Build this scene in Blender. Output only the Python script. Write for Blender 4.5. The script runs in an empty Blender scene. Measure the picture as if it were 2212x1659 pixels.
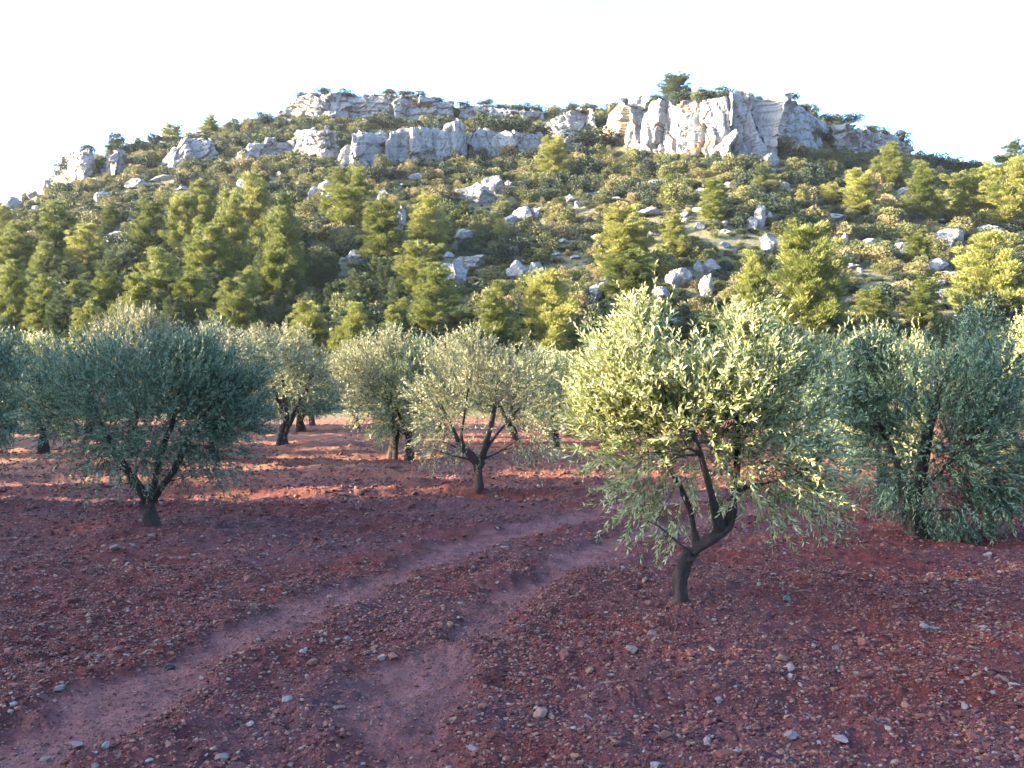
import bpy, bmesh, math, random
import numpy as np
from mathutils import Vector, Matrix, Euler
R = math.radians
sc = bpy.context.scene
col = sc.collection

# ------------------------------------------------------------------ camera
# pixel notes below are in the photograph scaled to 2212 x 1659
FPX, CX, HY, CAMH = 1840.0, 1106.0, 850.0, 1.6
cam_d = bpy.data.cameras.new("camera"); cam = bpy.data.objects.new("camera", cam_d); col.objects.link(cam)
cam.location = (0, 0, CAMH)
cam.rotation_euler = (R(90) + math.atan((HY - 829.5) / FPX), 0, 0)
cam_d.sensor_width = 36; cam_d.lens = 36 * FPX / 2212
cam_d.clip_start = 0.05; cam_d.clip_end = 8000
sc.camera = cam

# ------------------------------------------------------------------ light
SUN_EL, SUN_AZ = 13.5, 84.0       # azimuth: degrees from straight behind the camera towards the left
sun_dir = Vector((-math.sin(R(SUN_AZ)) * math.cos(R(SUN_EL)), -math.cos(R(SUN_AZ)) * math.cos(R(SUN_EL)), math.sin(R(SUN_EL))))
sd = bpy.data.lights.new("sun", 'SUN'); sun = bpy.data.objects.new("sun", sd); col.objects.link(sun)
sd.energy = 5.0; sd.angle = R(0.5); sd.color = (1.0, 0.82, 0.55)
sun.rotation_euler = sun_dir.to_track_quat('Z', 'Y').to_euler()
w = bpy.data.worlds.new("World"); sc.world = w; w.use_nodes = True
wn = w.node_tree.nodes; wl = w.node_tree.links
bg = wn['Background']
sky = wn.new('ShaderNodeTexSky'); sky.sky_type = 'NISHITA'; sky.sun_disc = False
sky.sun_elevation = R(SUN_EL)
sky.sun_rotation = math.atan2(sun_dir.x, sun_dir.y)
sky.air_density = 1.0; sky.dust_density = 4.3; sky.ozone_density = 4.4; sky.altitude = 150
wl.new(sky.outputs[0], bg.inputs[0]); bg.inputs[1].default_value = 0.15
sc.view_settings.view_transform = 'Standard'; sc.view_settings.look = 'None'
sc.view_settings.exposure = 3.55; sc.view_settings.gamma = 1.0
sc.cycles.max_bounces = 6; sc.cycles.diffuse_bounces = 3; sc.cycles.transmission_bounces = 3
sc.cycles.glossy_bounces = 2; sc.cycles.transparent_max_bounces = 4
sc.cycles.use_denoising = True

# ------------------------------------------------------------------ helpers
def tag(o, label=None, cat=None, group=None, kind=None):
    if label: o['label'] = label
    if cat: o['category'] = cat
    if group: o['group'] = group
    if kind: o['kind'] = kind
    return o

def mesh_np(name, V, F, mat=None, smooth=False, attrs=None):
    """F: int array (n,3) or (n,4)"""
    me = bpy.data.meshes.new(name)
    V = np.ascontiguousarray(V, dtype=np.float32); F = np.ascontiguousarray(F, dtype=np.int32)
    k = F.shape[1]; n = len(F)
    me.vertices.add(len(V)); me.vertices.foreach_set('co', V.ravel())
    me.loops.add(n * k); me.loops.foreach_set('vertex_index', F.ravel())
    me.polygons.add(n)
    me.polygons.foreach_set('loop_start', np.arange(0, n * k, k, dtype=np.int32))
    me.polygons.foreach_set('loop_total', np.full(n, k, dtype=np.int32))
    me.update(calc_edges=True)
    me.polygons.foreach_set('use_smooth', np.full(n, smooth, dtype=bool))
    for an, (dom, arr) in (attrs or {}).items():
        a = me.attributes.new(an, 'FLOAT', dom); a.data.foreach_set('value', np.ascontiguousarray(arr, dtype=np.float32))
    if mat: me.materials.append(mat)
    return me

def link(name, me, parent=None, loc=None):
    o = bpy.data.objects.new(name, me); col.objects.link(o)
    if parent: o.parent = parent
    if loc is not None: o.location = loc
    return o

def empty(name, loc, rz=0.0):
    o = bpy.data.objects.new(name, None); col.objects.link(o)
    o.location = loc; o.rotation_euler = (0, 0, rz); o.empty_display_size = 0.3
    return o

def _hash(ix, iy, iz, seed):
    h = (ix.astype(np.int64) * 374761393 + iy.astype(np.int64) * 668265263 + iz.astype(np.int64) * 2147483647 + seed * 974634777) & 0xFFFFFFFF
    h = ((h ^ (h >> 13)) * 1274126177) & 0xFFFFFFFF
    h = ((h ^ (h >> 16)) * 2246822519) & 0xFFFFFFFF
    h = h ^ (h >> 13)
    return (h & 0xFFFFFF) / float(0xFFFFFF)

def vnoise(x, y, z=0.0, seed=0):
    x = np.asarray(x, dtype=np.float64); y = np.asarray(y, dtype=np.float64)
    z = np.zeros_like(x) + z
    xi = np.floor(x); yi = np.floor(y); zi = np.floor(z)
    fx = x - xi; fy = y - yi; fz = z - zi
    fx = fx * fx * (3 - 2 * fx); fy = fy * fy * (3 - 2 * fy); fz = fz * fz * (3 - 2 * fz)
    r = 0
    flat = not np.any(zi) and not np.any(fz)
    for dx in (0, 1):
        for dy in (0, 1):
            for dz in ((0,) if flat else (0, 1)):
                wt = (fx if dx else 1 - fx) * (fy if dy else 1 - fy) * (1 if flat else (fz if dz else 1 - fz))
                r = r + wt * _hash(xi + dx, yi + dy, zi + dz, seed)
    return r * 2 - 1

def fbm(x, y, z=0.0, seed=0, oct=4, gain=0.5):
    r = 0; a = 1.0; f = 1.0
    for k in range(oct):
        r = r + a * vnoise(np.asarray(x) * f + 17.3 * k, np.asarray(y) * f - 9.1 * k, np.asarray(z) * f, seed + k); a *= gain; f *= 2.03
    return r

# ------------------------------------------------------------------ terrain
SKY = np.array([(-900, 560), (-300, 480), (0, 452), (60, 432), (105, 402), (130, 372), (200, 345), (330, 315), (450, 285), (530, 266), (600, 256), (700, 232), (850, 232),
                (1000, 245), (1100, 246), (1190, 246), (1300, 240), (1400, 228), (1500, 212), (1600, 206), (1660, 222), (1740, 240), (1820, 285), (1900, 300),
                (1960, 325), (2000, 343), (2120, 364), (2212, 372), (2600, 420), (3200, 520)], float)
YC = np.array([(-900, 160), (0, 190), (400, 215), (800, 238), (1200, 240), (1500, 235), (1700, 228), (1960, 215), (2212, 205), (3200, 180)], float)
Y0 = 54.0
def hill_z(X, Y):
    X = np.asarray(X, float); Y = np.maximum(np.asarray(Y, float), 1.0)
    px = CX + FPX * X / Y
    e = (HY - np.interp(px, SKY[:, 0], SKY[:, 1])) / FPX
    yc = np.interp(px, YC[:, 0], YC[:, 1])
    Zc = 1.6 + e * yc
    t = (Y - Y0) / (yc - Y0)
    tt = np.clip(t, 0, 1)
    g = tt ** 1.22
    z = Zc * g
    over = np.clip(t - 1, 0, None)
    z = z - over * 18 - over ** 2 * 30
    n = fbm(X / 26, Y / 26, 0, 5, 4) * 1.5 + fbm(X / 5, Y / 5, 0, 9, 3) * 0.28
    z = z + n * np.clip(tt * 8, 0, 1) * np.clip(1.25 - tt, 0.25, 1)
    return np.where(t < 0, -1.2 + t * 0, z - 1.2 * np.exp(-tt * 60))

def ground_pt(px, py):
    Y = FPX * CAMH / (py - HY); return ((px - CX) / FPX * Y, Y)

def hill_hit(px, py):
    """first point of the slope seen through this pixel (the pitch is below a degree, so tangents are used)"""
    s = (px - CX) / FPX; e = (HY - py) / FPX
    Y = np.linspace(Y0, 262, 1400)
    z = hill_z(s * Y, Y); ok = np.nonzero(z >= 1.6 + e * Y)[0]
    i = ok[0] if len(ok) else int(np.argmax((z - 1.6) / Y))
    return (s * Y[i], Y[i], float(z[i]))

# ------------------------------------------------------------------ node helpers
def new_mat(name):
    m = bpy.data.materials.new(name); m.use_nodes = True
    nt = m.node_tree; return m, nt, nt.nodes, nt.links, nt.nodes['Principled BSDF']
def ramp(nodes, stops, interp='LINEAR'):
    r = nodes.new('ShaderNodeValToRGB'); cr = r.color_ramp; cr.interpolation = interp
    while len(cr.elements) > 1: cr.elements.remove(cr.elements[-1])
    cr.elements[0].position = stops[0][0]; cr.elements[0].color = tuple(stops[0][1]) + (1,)
    for p, c in stops[1:]:
        e = cr.elements.new(p); e.color = tuple(c) + (1,)
    return r
def noise_tex(nodes, links, vec, scale, detail=5, rough=0.55, dist=0.0):
    n = nodes.new('ShaderNodeTexNoise'); n.inputs['Scale'].default_value = scale; n.inputs['Detail'].default_value = detail
    n.inputs['Roughness'].default_value = rough; n.inputs['Distortion'].default_value = dist
    if vec is not None: links.new(vec, n.inputs['Vector'])
    return n
def mixc(nodes, links, fac, a, b, mode='MIX'):
    m = nodes.new('ShaderNodeMix'); m.data_type = 'RGBA'; m.blend_type = mode
    for sock, v in ((m.inputs[0], fac), (m.inputs[6], a), (m.inputs[7], b)):
        if hasattr(v, 'is_output'): links.new(v, sock)
        elif isinstance(v, (int, float)): sock.default_value = v
        else: sock.default_value = tuple(v) + (1,)
    return m.outputs[2]
def mapping(nodes, links, vec, scale=(1, 1, 1)):
    mp = nodes.new('ShaderNodeMapping'); mp.inputs['Scale'].default_value = scale; links.new(vec, mp.inputs['Vector']); return mp.outputs[0]
def attr(nodes, name):
    a = nodes.new('ShaderNodeAttribute'); a.attribute_name = name; return a

def leaf_mat(name, stops, back=None, transl=0.3, rough=0.5, tcol=None, spread=0.35, spec=0.3, gain=0.62):
    stops = [(p, tuple(v * gain for v in c)) for p, c in stops]; back = tuple(v * gain for v in back) if back else None
    """leaf colour varies per leaf (attribute rnd) and per plant (object random)"""
    m, nt, N, L, bs = new_mat(name)
    a = attr(N, 'rnd'); oi = N.new('ShaderNodeObjectInfo')
    mr = N.new('ShaderNodeMath'); mr.operation = 'MULTIPLY_ADD'; L.new(oi.outputs['Random'], mr.inputs[0]); mr.inputs[1].default_value = spread; mr.inputs[2].default_value = -spread / 2
    ad = N.new('ShaderNodeMath'); ad.operation = 'ADD'; ad.use_clamp = True; L.new(a.outputs['Fac'], ad.inputs[0]); L.new(mr.outputs[0], ad.inputs[1])
    rp = ramp(N, stops); L.new(ad.outputs[0], rp.inputs[0]); c = rp.outputs[0]
    if back:
        gm = N.new('ShaderNodeNewGeometry'); c = mixc(N, L, gm.outputs['Backfacing'], c, back)
    L.new(c, bs.inputs['Base Color']); bs.inputs['Roughness'].default_value = rough
    bs.inputs['Specular IOR Level'].default_value = spec
    tr = N.new('ShaderNodeBsdfTranslucent'); L.new(c if tcol is None else mixc(N, L, 0.6, c, tcol), tr.inputs[0])
    mx = N.new('ShaderNodeMixShader'); mx.inputs[0].default_value = transl
    L.new(bs.outputs[0], mx.inputs[1]); L.new(tr.outputs[0], mx.inputs[2]); L.new(mx.outputs[0], N['Material Output'].inputs[0])
    return m

M_olive = leaf_mat('olive leaf', [(0, (0.06, 0.080, 0.018)), (0.45, (0.135, 0.155, 0.038)), (0.8, (0.26, 0.27, 0.085)), (1, (0.42, 0.42, 0.19))], back=(0.37, 0.38, 0.19), transl=0.25, rough=0.42, spec=0.5, gain=0.9)
M_olive_shade = leaf_mat('shade-tinted olive leaf', [(0, (0.040, 0.085, 0.040)), (0.5, (0.080, 0.140, 0.066)), (0.85, (0.14, 0.20, 0.095)), (1, (0.25, 0.31, 0.17))], back=(0.21, 0.29, 0.185), transl=0.2, rough=0.5)  # olive leaf with the blue-green of shade put into its colour
M_olive_grey = leaf_mat('grey olive leaf', [(0, (0.075, 0.085, 0.032)), (0.5, (0.155, 0.155, 0.06)), (0.85, (0.27, 0.26, 0.11)), (1, (0.42, 0.38, 0.20))], back=(0.31, 0.31, 0.19), transl=0.22, rough=0.45, gain=0.74)
M_pine = leaf_mat('pine needle', [(0, (0.045, 0.060, 0.014)), (0.5, (0.108, 0.121, 0.029)), (1, (0.20, 0.195, 0.055))], transl=0.3, rough=0.6, spread=0.8, gain=1.35)
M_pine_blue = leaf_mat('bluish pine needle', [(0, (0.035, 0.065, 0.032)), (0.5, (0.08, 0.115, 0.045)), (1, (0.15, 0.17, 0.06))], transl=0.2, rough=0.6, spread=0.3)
M_shrub = leaf_mat('garrigue leaf', [(0, (0.035, 0.050, 0.018)), (0.3, (0.080, 0.082, 0.028)), (0.6, (0.145, 0.125, 0.045)), (0.85, (0.19, 0.155, 0.072)), (1, (0.24, 0.18, 0.09))], transl=0.18, rough=0.6, spread=0.75, gain=0.95)
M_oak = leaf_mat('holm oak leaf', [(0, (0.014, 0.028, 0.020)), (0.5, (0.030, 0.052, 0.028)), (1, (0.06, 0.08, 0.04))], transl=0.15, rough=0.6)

def bark_mat(name, a, b):
    m, nt, N, L, bs = new_mat(name)
    tc = N.new('ShaderNodeTexCoord'); v = mapping(N, L, tc.outputs['Object'], (14, 14, 5))
    n = noise_tex(N, L, v, 2.2, 8, 0.65, 0.6); rp = ramp(N, [(0.3, a), (0.7, b)]); L.new(n.outputs[0], rp.inputs[0]); L.new(rp.outputs[0], bs.inputs['Base Color'])
    bp = N.new('ShaderNodeBump'); bp.inputs['Strength'].default_value = 0.8; bp.inputs['Distance'].default_value = 0.035; L.new(n.outputs[0], bp.inputs['Height']); L.new(bp.outputs[0], bs.inputs['Normal'])
    bs.inputs['Roughness'].default_value = 0.95; return m
M_bark = bark_mat('olive bark', (0.007, 0.004, 0.003), (0.045, 0.027, 0.018))
M_pbark = bark_mat('pine bark', (0.03, 0.022, 0.018), (0.10, 0.075, 0.06))

def soil_mat():
    m, nt, N, L, bs = new_mat('red clay soil')
    tc = N.new('ShaderNodeTexCoord'); g = tc.outputs['Object']
    n1 = noise_tex(N, L, g, 0.5, 3); n2 = noise_tex(N, L, g, 7, 6, 0.65); n3 = noise_tex(N, L, g, 45, 4, 0.7)
    r1 = ramp(N, [(0.34, (0.020, 0.007, 0.007)), (0.5, (0.072, 0.020, 0.018)), (0.70, (0.135, 0.044, 0.038))]); L.new(n2.outputs[0], r1.inputs[0])
    rm = ramp(N, [(0.42, (0.078, 0.036, 0.040)), (0.58, (0.105, 0.019, 0.012))]); L.new(n1.outputs[0], rm.inputs[0])
    c = mixc(N, L, 0.5, r1.outputs[0], rm.outputs[0])
    # pale stone flecks
    vo = N.new('ShaderNodeTexVoronoi'); vo.inputs['Scale'].default_value = 17; vo.inputs['Randomness'].default_value = 1; L.new(g, vo.inputs['Vector'])
    rv = ramp(N, [(0.0, (1, 1, 1)), (0.22, (1, 1, 1)), (0.30, (0, 0, 0))]); L.new(vo.outputs['Distance'], rv.inputs[0])
    sp = N.new('ShaderNodeSeparateColor'); L.new(vo.outputs['Color'], sp.inputs[0])
    gt = N.new('ShaderNodeMath'); gt.operation = 'GREATER_THAN'; gt.inputs[1].default_value = 0.45; L.new(sp.outputs[0], gt.inputs[0])
    ml = N.new('ShaderNodeMath'); ml.operation = 'MULTIPLY'; L.new(gt.outputs[0], ml.inputs[0]); L.new(rv.outputs[0], ml.inputs[1])
    ta = attr(N, 'track')
    inv = N.new('ShaderNodeMath'); inv.operation = 'MULTIPLY_ADD'; L.new(ta.outputs['Fac'], inv.inputs[0]); inv.inputs[1].default_value = -0.75; inv.inputs[2].default_value = 0.9
    ml2 = N.new('ShaderNodeMath'); ml2.operation = 'MULTIPLY'; L.new(ml.outputs[0], ml2.inputs[0]); L.new(inv.outputs[0], ml2.inputs[1])
    stc = ramp(N, [(0, (0.12, 0.044, 0.033)), (0.6, (0.14, 0.07, 0.055)), (1, (0.17, 0.12, 0.105))]); L.new(sp.outputs[1], stc.inputs[0])
    # packed, paler soil in the wheel tracks
    rt = ramp(N, [(0.3, (0.10, 0.040, 0.036)), (0.7, (0.19, 0.088, 0.082))]); m23 = N.new('ShaderNodeMath'); m23.operation = 'MULTIPLY_ADD'; L.new(n2.outputs[0], m23.inputs[0]); m23.inputs[1].default_value = 0.9; m23.inputs[2].default_value = -0.45
    a23 = N.new('ShaderNodeMath'); a23.operation = 'ADD'; L.new(m23.outputs[0], a23.inputs[0]); L.new(n3.outputs[0], a23.inputs[1]); L.new(a23.outputs[0], rt.inputs[0])
    tf = N.new('ShaderNodeMath'); tf.operation = 'MULTIPLY'; L.new(ta.outputs['Fac'], tf.inputs[0]); tf.inputs[1].default_value = 0.68
    c = mixc(N, L, tf.outputs[0], c, rt.outputs[0])
    c = mixc(N, L, ml2.outputs[0], c, stc.outputs[0])
    # straw litter and weeds towards the far rows
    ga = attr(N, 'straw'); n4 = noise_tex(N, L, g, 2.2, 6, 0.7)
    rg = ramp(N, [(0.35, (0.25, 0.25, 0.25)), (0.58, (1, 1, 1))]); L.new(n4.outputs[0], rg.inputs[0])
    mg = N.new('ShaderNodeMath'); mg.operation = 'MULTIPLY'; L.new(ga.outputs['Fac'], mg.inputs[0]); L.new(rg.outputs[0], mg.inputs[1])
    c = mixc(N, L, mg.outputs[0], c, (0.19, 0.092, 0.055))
    L.new(c, bs.inputs['Base Color']); bs.inputs['Roughness'].default_value = 0.97; bs.inputs['Specular IOR Level'].default_value = 0.15
    b1 = N.new('ShaderNodeBump'); b1.inputs['Strength'].default_value = 0.9; b1.inputs['Distance'].default_value = 0.03
    sm = N.new('ShaderNodeMath'); sm.operation = 'MULTIPLY_ADD'; L.new(ml2.outputs[0], sm.inputs[0]); sm.inputs[1].default_value = 0.5; L.new(n3.outputs[0], sm.inputs[2])
    L.new(sm.outputs[0], b1.inputs['Height']); L.new(b1.outputs[0], bs.inputs['Normal'])
    return m
M_soil = soil_mat()

def hill_mat():
    m, nt, N, L, bs = new_mat('dry hillside grass')
    tc = N.new('ShaderNodeTexCoord'); g = tc.outputs['Object']
    n1 = noise_tex(N, L, g, 0.09, 5, 0.6); n2 = noise_tex(N, L, g, 1.3, 6, 0.7)
    ra = ramp(N, [(0.25, (0.035, 0.04, 0.015)), (0.55, (0.08, 0.075, 0.03)), (0.8, (0.16, 0.12, 0.06))]); L.new(n2.outputs[0], ra.inputs[0])
    rb = ramp(N, [(0.35, (0.04, 0.055, 0.02)), (0.65, (0.13, 0.105, 0.05))]); L.new(n1.outputs[0], rb.inputs[0])
    c = mixc(N, L, 0.45, ra.outputs[0], rb.outputs[0])
    L.new(c, bs.inputs['Base Color']); bs.inputs['Roughness'].default_value = 1
    b = N.new('ShaderNodeBump'); b.inputs['Strength'].default_value = 1; b.inputs['Distance'].default_value = 0.5; L.new(n2.outputs[0], b.inputs['Height']); L.new(b.outputs[0], bs.inputs['Normal'])
    return m
M_hill = hill_mat()

def rock_mat(name, base=(0.24, 0.235, 0.225), dark=(0.085, 0.085, 0.09), stain=0.0, scale=1.0):
    m, nt, N, L, bs = new_mat(name)
    tc = N.new('ShaderNodeTexCoord'); g = tc.outputs['Object']
    n1 = noise_tex(N, L, g, 0.35 * scale, 6, 0.6)
    st = noise_tex(N, L, mapping(N, L, g, (0.9 * scale, 0.9 * scale, 0.10 * scale)), 1.0, 6, 0.6, 0.4)
    n3 = noise_tex(N, L, g, 2.5 * scale, 8, 0.7)
    r1 = ramp(N, [(0.3, tuple(0.62 * a + 0.38 * b for a, b in zip(base, dark))), (0.6, base), (0.85, tuple(min(a * 1.2, 0.62) for a in base))]); L.new(n1.outputs[0], r1.inputs[0])
    r2 = ramp(N, [(0.36, (1, 1, 1)), (0.52, (0, 0, 0))]); L.new(st.outputs[0], r2.inputs[0])
    sf = N.new('ShaderNodeMath'); sf.operation = 'MULTIPLY'; sf.inputs[1].default_value = 0.55; L.new(r2.outputs[0], sf.inputs[0])
    c = mixc(N, L, sf.outputs[0], r1.outputs[0], dark)
    r3 = ramp(N, [(0.36, (0.3, 0.3, 0.3)), (0.54, (1, 1, 1))]); L.new(n3.outputs[0], r3.inputs[0])
    c = mixc(N, L, 0.6, c, r3.outputs[0], 'MULTIPLY')
    if stain:
        n4 = noise_tex(N, L, g, 0.13, 3, 0.5, 0.5); r4 = ramp(N, [(0.56, (0, 0, 0)), (0.68, (stain, stain, stain))]); L.new(n4.outputs[0], r4.inputs[0])
        c = mixc(N, L, r4.outputs[0], c, (0.30, 0.15, 0.055))
    L.new(c, bs.inputs['Base Color']); bs.inputs['Roughness'].default_value = 0.95; bs.inputs['Specular IOR Level'].default_value = 0.2
    b = N.new('ShaderNodeBump'); b.inputs['Strength'].default_value = 0.7; b.inputs['Distance'].default_value = 0.25 / scale; L.new(n3.outputs[0], b.inputs['Height']); L.new(b.outputs[0], bs.inputs['Normal'])
    return m
M_lime = rock_mat('limestone', stain=0.0)
M_lime_stain = rock_mat('stained limestone', stain=0.75)
M_boulder = rock_mat('boulder limestone', (0.215, 0.213, 0.208), (0.075, 0.075, 0.08), scale=1.6)

def stone_mat(name, stops):
    m, nt, N, L, bs = new_mat(name)
    oi = N.new('ShaderNodeObjectInfo'); rp = ramp(N, stops); L.new(oi.outputs['Random'], rp.inputs[0])
    tc = N.new('ShaderNodeTexCoord'); n = noise_tex(N, L, tc.outputs['Object'], 3, 5, 0.6)
    r = ramp(N, [(0.3, (0.55, 0.5, 0.48)), (0.6, (1, 1, 1))]); L.new(n.outputs[0], r.inputs[0])
    c = mixc(N, L, 0.8, rp.outputs[0], r.outputs[0], 'MULTIPLY')
    L.new(c, bs.inputs['Base Color']); bs.inputs['Roughness'].default_value = 0.9; bs.inputs['Specular IOR Level'].default_value = 0.25
    return m
M_gravel = stone_mat('gravel stone', [(0, (0.06, 0.015, 0.012)), (0.4, (0.10, 0.030, 0.025)), (0.7, (0.135, 0.048, 0.040)), (0.84, (0.175, 0.080, 0.052)), (0.93, (0.19, 0.115, 0.08)), (1, (0.18, 0.145, 0.135))])
M_pale = stone_mat('pale field stone', [(0, (0.13, 0.088, 0.075)), (1, (0.17, 0.14, 0.13))])
M_orange = stone_mat('rusty field stone', [(0, (0.13, 0.045, 0.03)), (1, (0.16, 0.07, 0.048))])

# ------------------------------------------------------------------ ground
RUTS = [([(-60, 1720), (120, 1600), (270, 1510), (430, 1420), (600, 1338), (800, 1262), (950, 1205), (1100, 1157), (1250, 1122), (1420, 1092), (1640, 1066)], 0.235),
        ([(1020, 1800), (860, 1560), (930, 1440), (1000, 1378), (1070, 1322), (1130, 1272), (1210, 1215), (1350, 1165), (1520, 1128), (1760, 1094)], 0.20)]
RUTW = [([ground_pt(*p) for p in pts], hw) for pts, hw in RUTS]
def dist_poly(X, Y, pts):
    d = np.full(X.shape, 1e9); sgn = np.zeros(X.shape)
    for (ax, ay), (bx, by) in zip(pts[:-1], pts[1:]):
        vx, vy = bx - ax, by - ay; l2 = vx * vx + vy * vy
        t = np.clip(((X - ax) * vx + (Y - ay) * vy) / l2, 0, 1)
        dx = X - ax - t * vx; dy = Y - ay - t * vy; dd = np.hypot(dx, dy)
        m = dd < d; d = np.where(m, dd, d); sgn = np.where(m, np.sign(vx * dy - vy * dx), sgn)
    return d, sgn
def track_mask(X, Y):
    wob = fbm(X * 2.2, Y * 2.2, 0, 31, 4, 0.65) * 0.13
    out = np.zeros(X.shape); berm = np.zeros(X.shape)
    for pts, hw in RUTW:
        d, s = dist_poly(X, Y, pts); d = d + wob * 1.2
        if pts is RUTW[0][0]: d = d - 0.09 * np.clip((5.4 - Y) / 1.6, 0, 1)
        st = 1.0 if pts is RUTW[0][0] else 1 - 0.4 * np.clip((5.0 - Y) / 1.0, 0, 1)
        out = np.maximum(out, st / (1 + np.exp((d - hw) / 0.05)))
        berm = np.maximum(berm, np.exp(-((d - hw - 0.17) / 0.13) ** 2))
    return out, berm
def ground_z(X, Y, fine=True, trk=None):
    X = np.asarray(X, float); Y = np.asarray(Y, float)
    r = np.hypot(X, Y); tr, bm = trk if trk is not None else track_mask(X, Y)
    fade = 1 / (1 + (r / 45) ** 2)
    z = fbm(X / 2.7, Y / 2.7, 0, 3, 3) * 0.035
    rough = 1 - 0.45 * tr
    z = z + fbm(X / 0.33, Y / 0.33, 0, 11, 3) * 0.042 * rough * fade
    if fine: z = z + np.abs(fbm(X / 0.085, Y / 0.085, 0, 13, 3)) * 0.024 * (1 - 0.5 * tr) * fade
    z = z - 0.035 * tr + 0.035 * bm * (1 - tr) * (0.6 + 0.5 * fbm(X / 0.5, Y / 0.5, 0, 21, 2))
    # plough ridges across the grove between the rows of trees
    ph = (Y + 0.06 * X + 0.25 * fbm(X / 3, Y / 3, 0, 15, 2)) / 1.45
    ridge = np.clip(np.cos(ph * 2 * math.pi), 0, 1) ** 3
    z = z + ridge * 0.13 * np.clip((Y - 9.5) / 3, 0, 1) * np.clip((60 - Y) / 20, 0, 1)
    return z

def build_ground():
    rows = [0.45]
    while rows[-1] < 62: rows.append(rows[-1] * 1.0062 if rows[-1] > 2 else rows[-1] * 1.04)
    while rows[-1] < 5000: rows.append(rows[-1] * 1.12)
    rr = np.array(rows)
    front = np.linspace(-R(42), R(42), 700)
    back = np.linspace(R(42), 2 * math.pi - R(42), 90)[1:-1]
    th = np.concatenate([front, back])
    RR, TT = np.meshgrid(rr, th, indexing='ij')
    X = RR * np.sin(TT); Y = RR * np.cos(TT)
    trk = track_mask(X, Y)
    Z = np.where(RR < 70, ground_z(X, Y, True, trk), -0.3)
    Z = np.where((RR > 57), -0.5 + 0 * Z, Z)
    n, k = RR.shape
    V = np.stack([X.ravel(), Y.ravel(), Z.ravel()], 1)
    i = np.arange(n - 1)[:, None]; j = np.arange(k)[None, :]; j2 = (j + 1) % k
    F = np.stack([i * k + j, i * k + j2, (i + 1) * k + j2, (i + 1) * k + j], -1).reshape(-1, 4)
    # close the small hole under the camera
    c = len(V); V = np.vstack([V, [[0, 0, 0]]])
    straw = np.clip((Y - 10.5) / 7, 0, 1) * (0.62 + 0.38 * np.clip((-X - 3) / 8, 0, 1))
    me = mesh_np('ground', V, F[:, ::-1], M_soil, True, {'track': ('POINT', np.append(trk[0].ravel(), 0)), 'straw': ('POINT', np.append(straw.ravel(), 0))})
    bm = bmesh.new(); bm.from_mesh(me); bm.verts.ensure_lookup_table()
    for a in range(k): bm.faces.new((bm.verts[c], bm.verts[a], bm.verts[(a + 1) % k])).smooth = True
    bmesh.ops.recalc_face_normals(bm, faces=bm.faces[:]) if False else None
    bm.to_mesh(me); bm.free()
    o = link('ground', me); tag(o, kind='structure'); return o
ground = build_ground()

def build_hill():
    yy = [Y0 - 1]
    while yy[-1] < 330: yy.append(yy[-1] + max(0.45, yy[-1] * 0.0062))
    yy = np.array(yy); s = np.concatenate([np.linspace(-1.4, -0.7, 40)[:-1], np.linspace(-0.7, 0.7, 640), np.linspace(0.7, 1.4, 40)[1:]])
    YY, SS = np.meshgrid(yy, s, indexing='ij'); X = SS * YY; Z = hill_z(X, YY)
    n, k = YY.shape
    V = np.stack([X.ravel(), YY.ravel(), Z.ravel()], 1)
    i = np.arange(n - 1)[:, None]; j = np.arange(k - 1)[None, :]
    F = np.stack([i * k + j, i * k + j + 1, (i + 1) * k + j + 1, (i + 1) * k + j], -1).reshape(-1, 4)
    o = link('hill', mesh_np('hill', V, F, M_hill, True)); tag(o, kind='structure')
build_hill()

# ------------------------------------------------------------------ rocks
def ico(sub):
    bm = bmesh.new(); bmesh.ops.create_icosphere(bm, subdivisions=sub, radius=1)
    V = np.array([v.co[:] for v in bm.verts]); F = np.array([[v.index for v in f.verts] for f in bm.faces]); bm.free(); return V, F
ICO = {k: ico(k) for k in (2, 3, 4, 5)}
def rock_mesh(name, seed, mat, sub=4, cuts=16, rough=0.05, lo=0.55, dims=(1, 1, 1), scale=1.0, layered=0.0):
    V, F = ICO[sub]; V = V.copy(); rng = np.random.default_rng(seed)
    for k in range(cuts):
        n = rng.normal(size=3); n /= np.linalg.norm(n); d = rng.uniform(lo, 0.95)
        e = np.clip(V @ n - d, 0, None); V -= e[:, None] * n
    V -= (V.max(0) + V.min(0)) / 2; V /= (V.max(0) - V.min(0)) / 2
    f = 2.3
    dv = fbm(V[:, 0] * f + seed, V[:, 1] * f, V[:, 2] * f + 50, seed, 4, 0.6) * rough
    V = V * (1 + dv)[:, None]
    if layered:
        V[:, :2] *= (1 + layered * np.sign(np.sin(V[:, 2] * 9 + seed)))[:, None]
    V = V * np.array(dims) * scale
    return mesh_np(name, V, F, mat, False)

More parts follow.
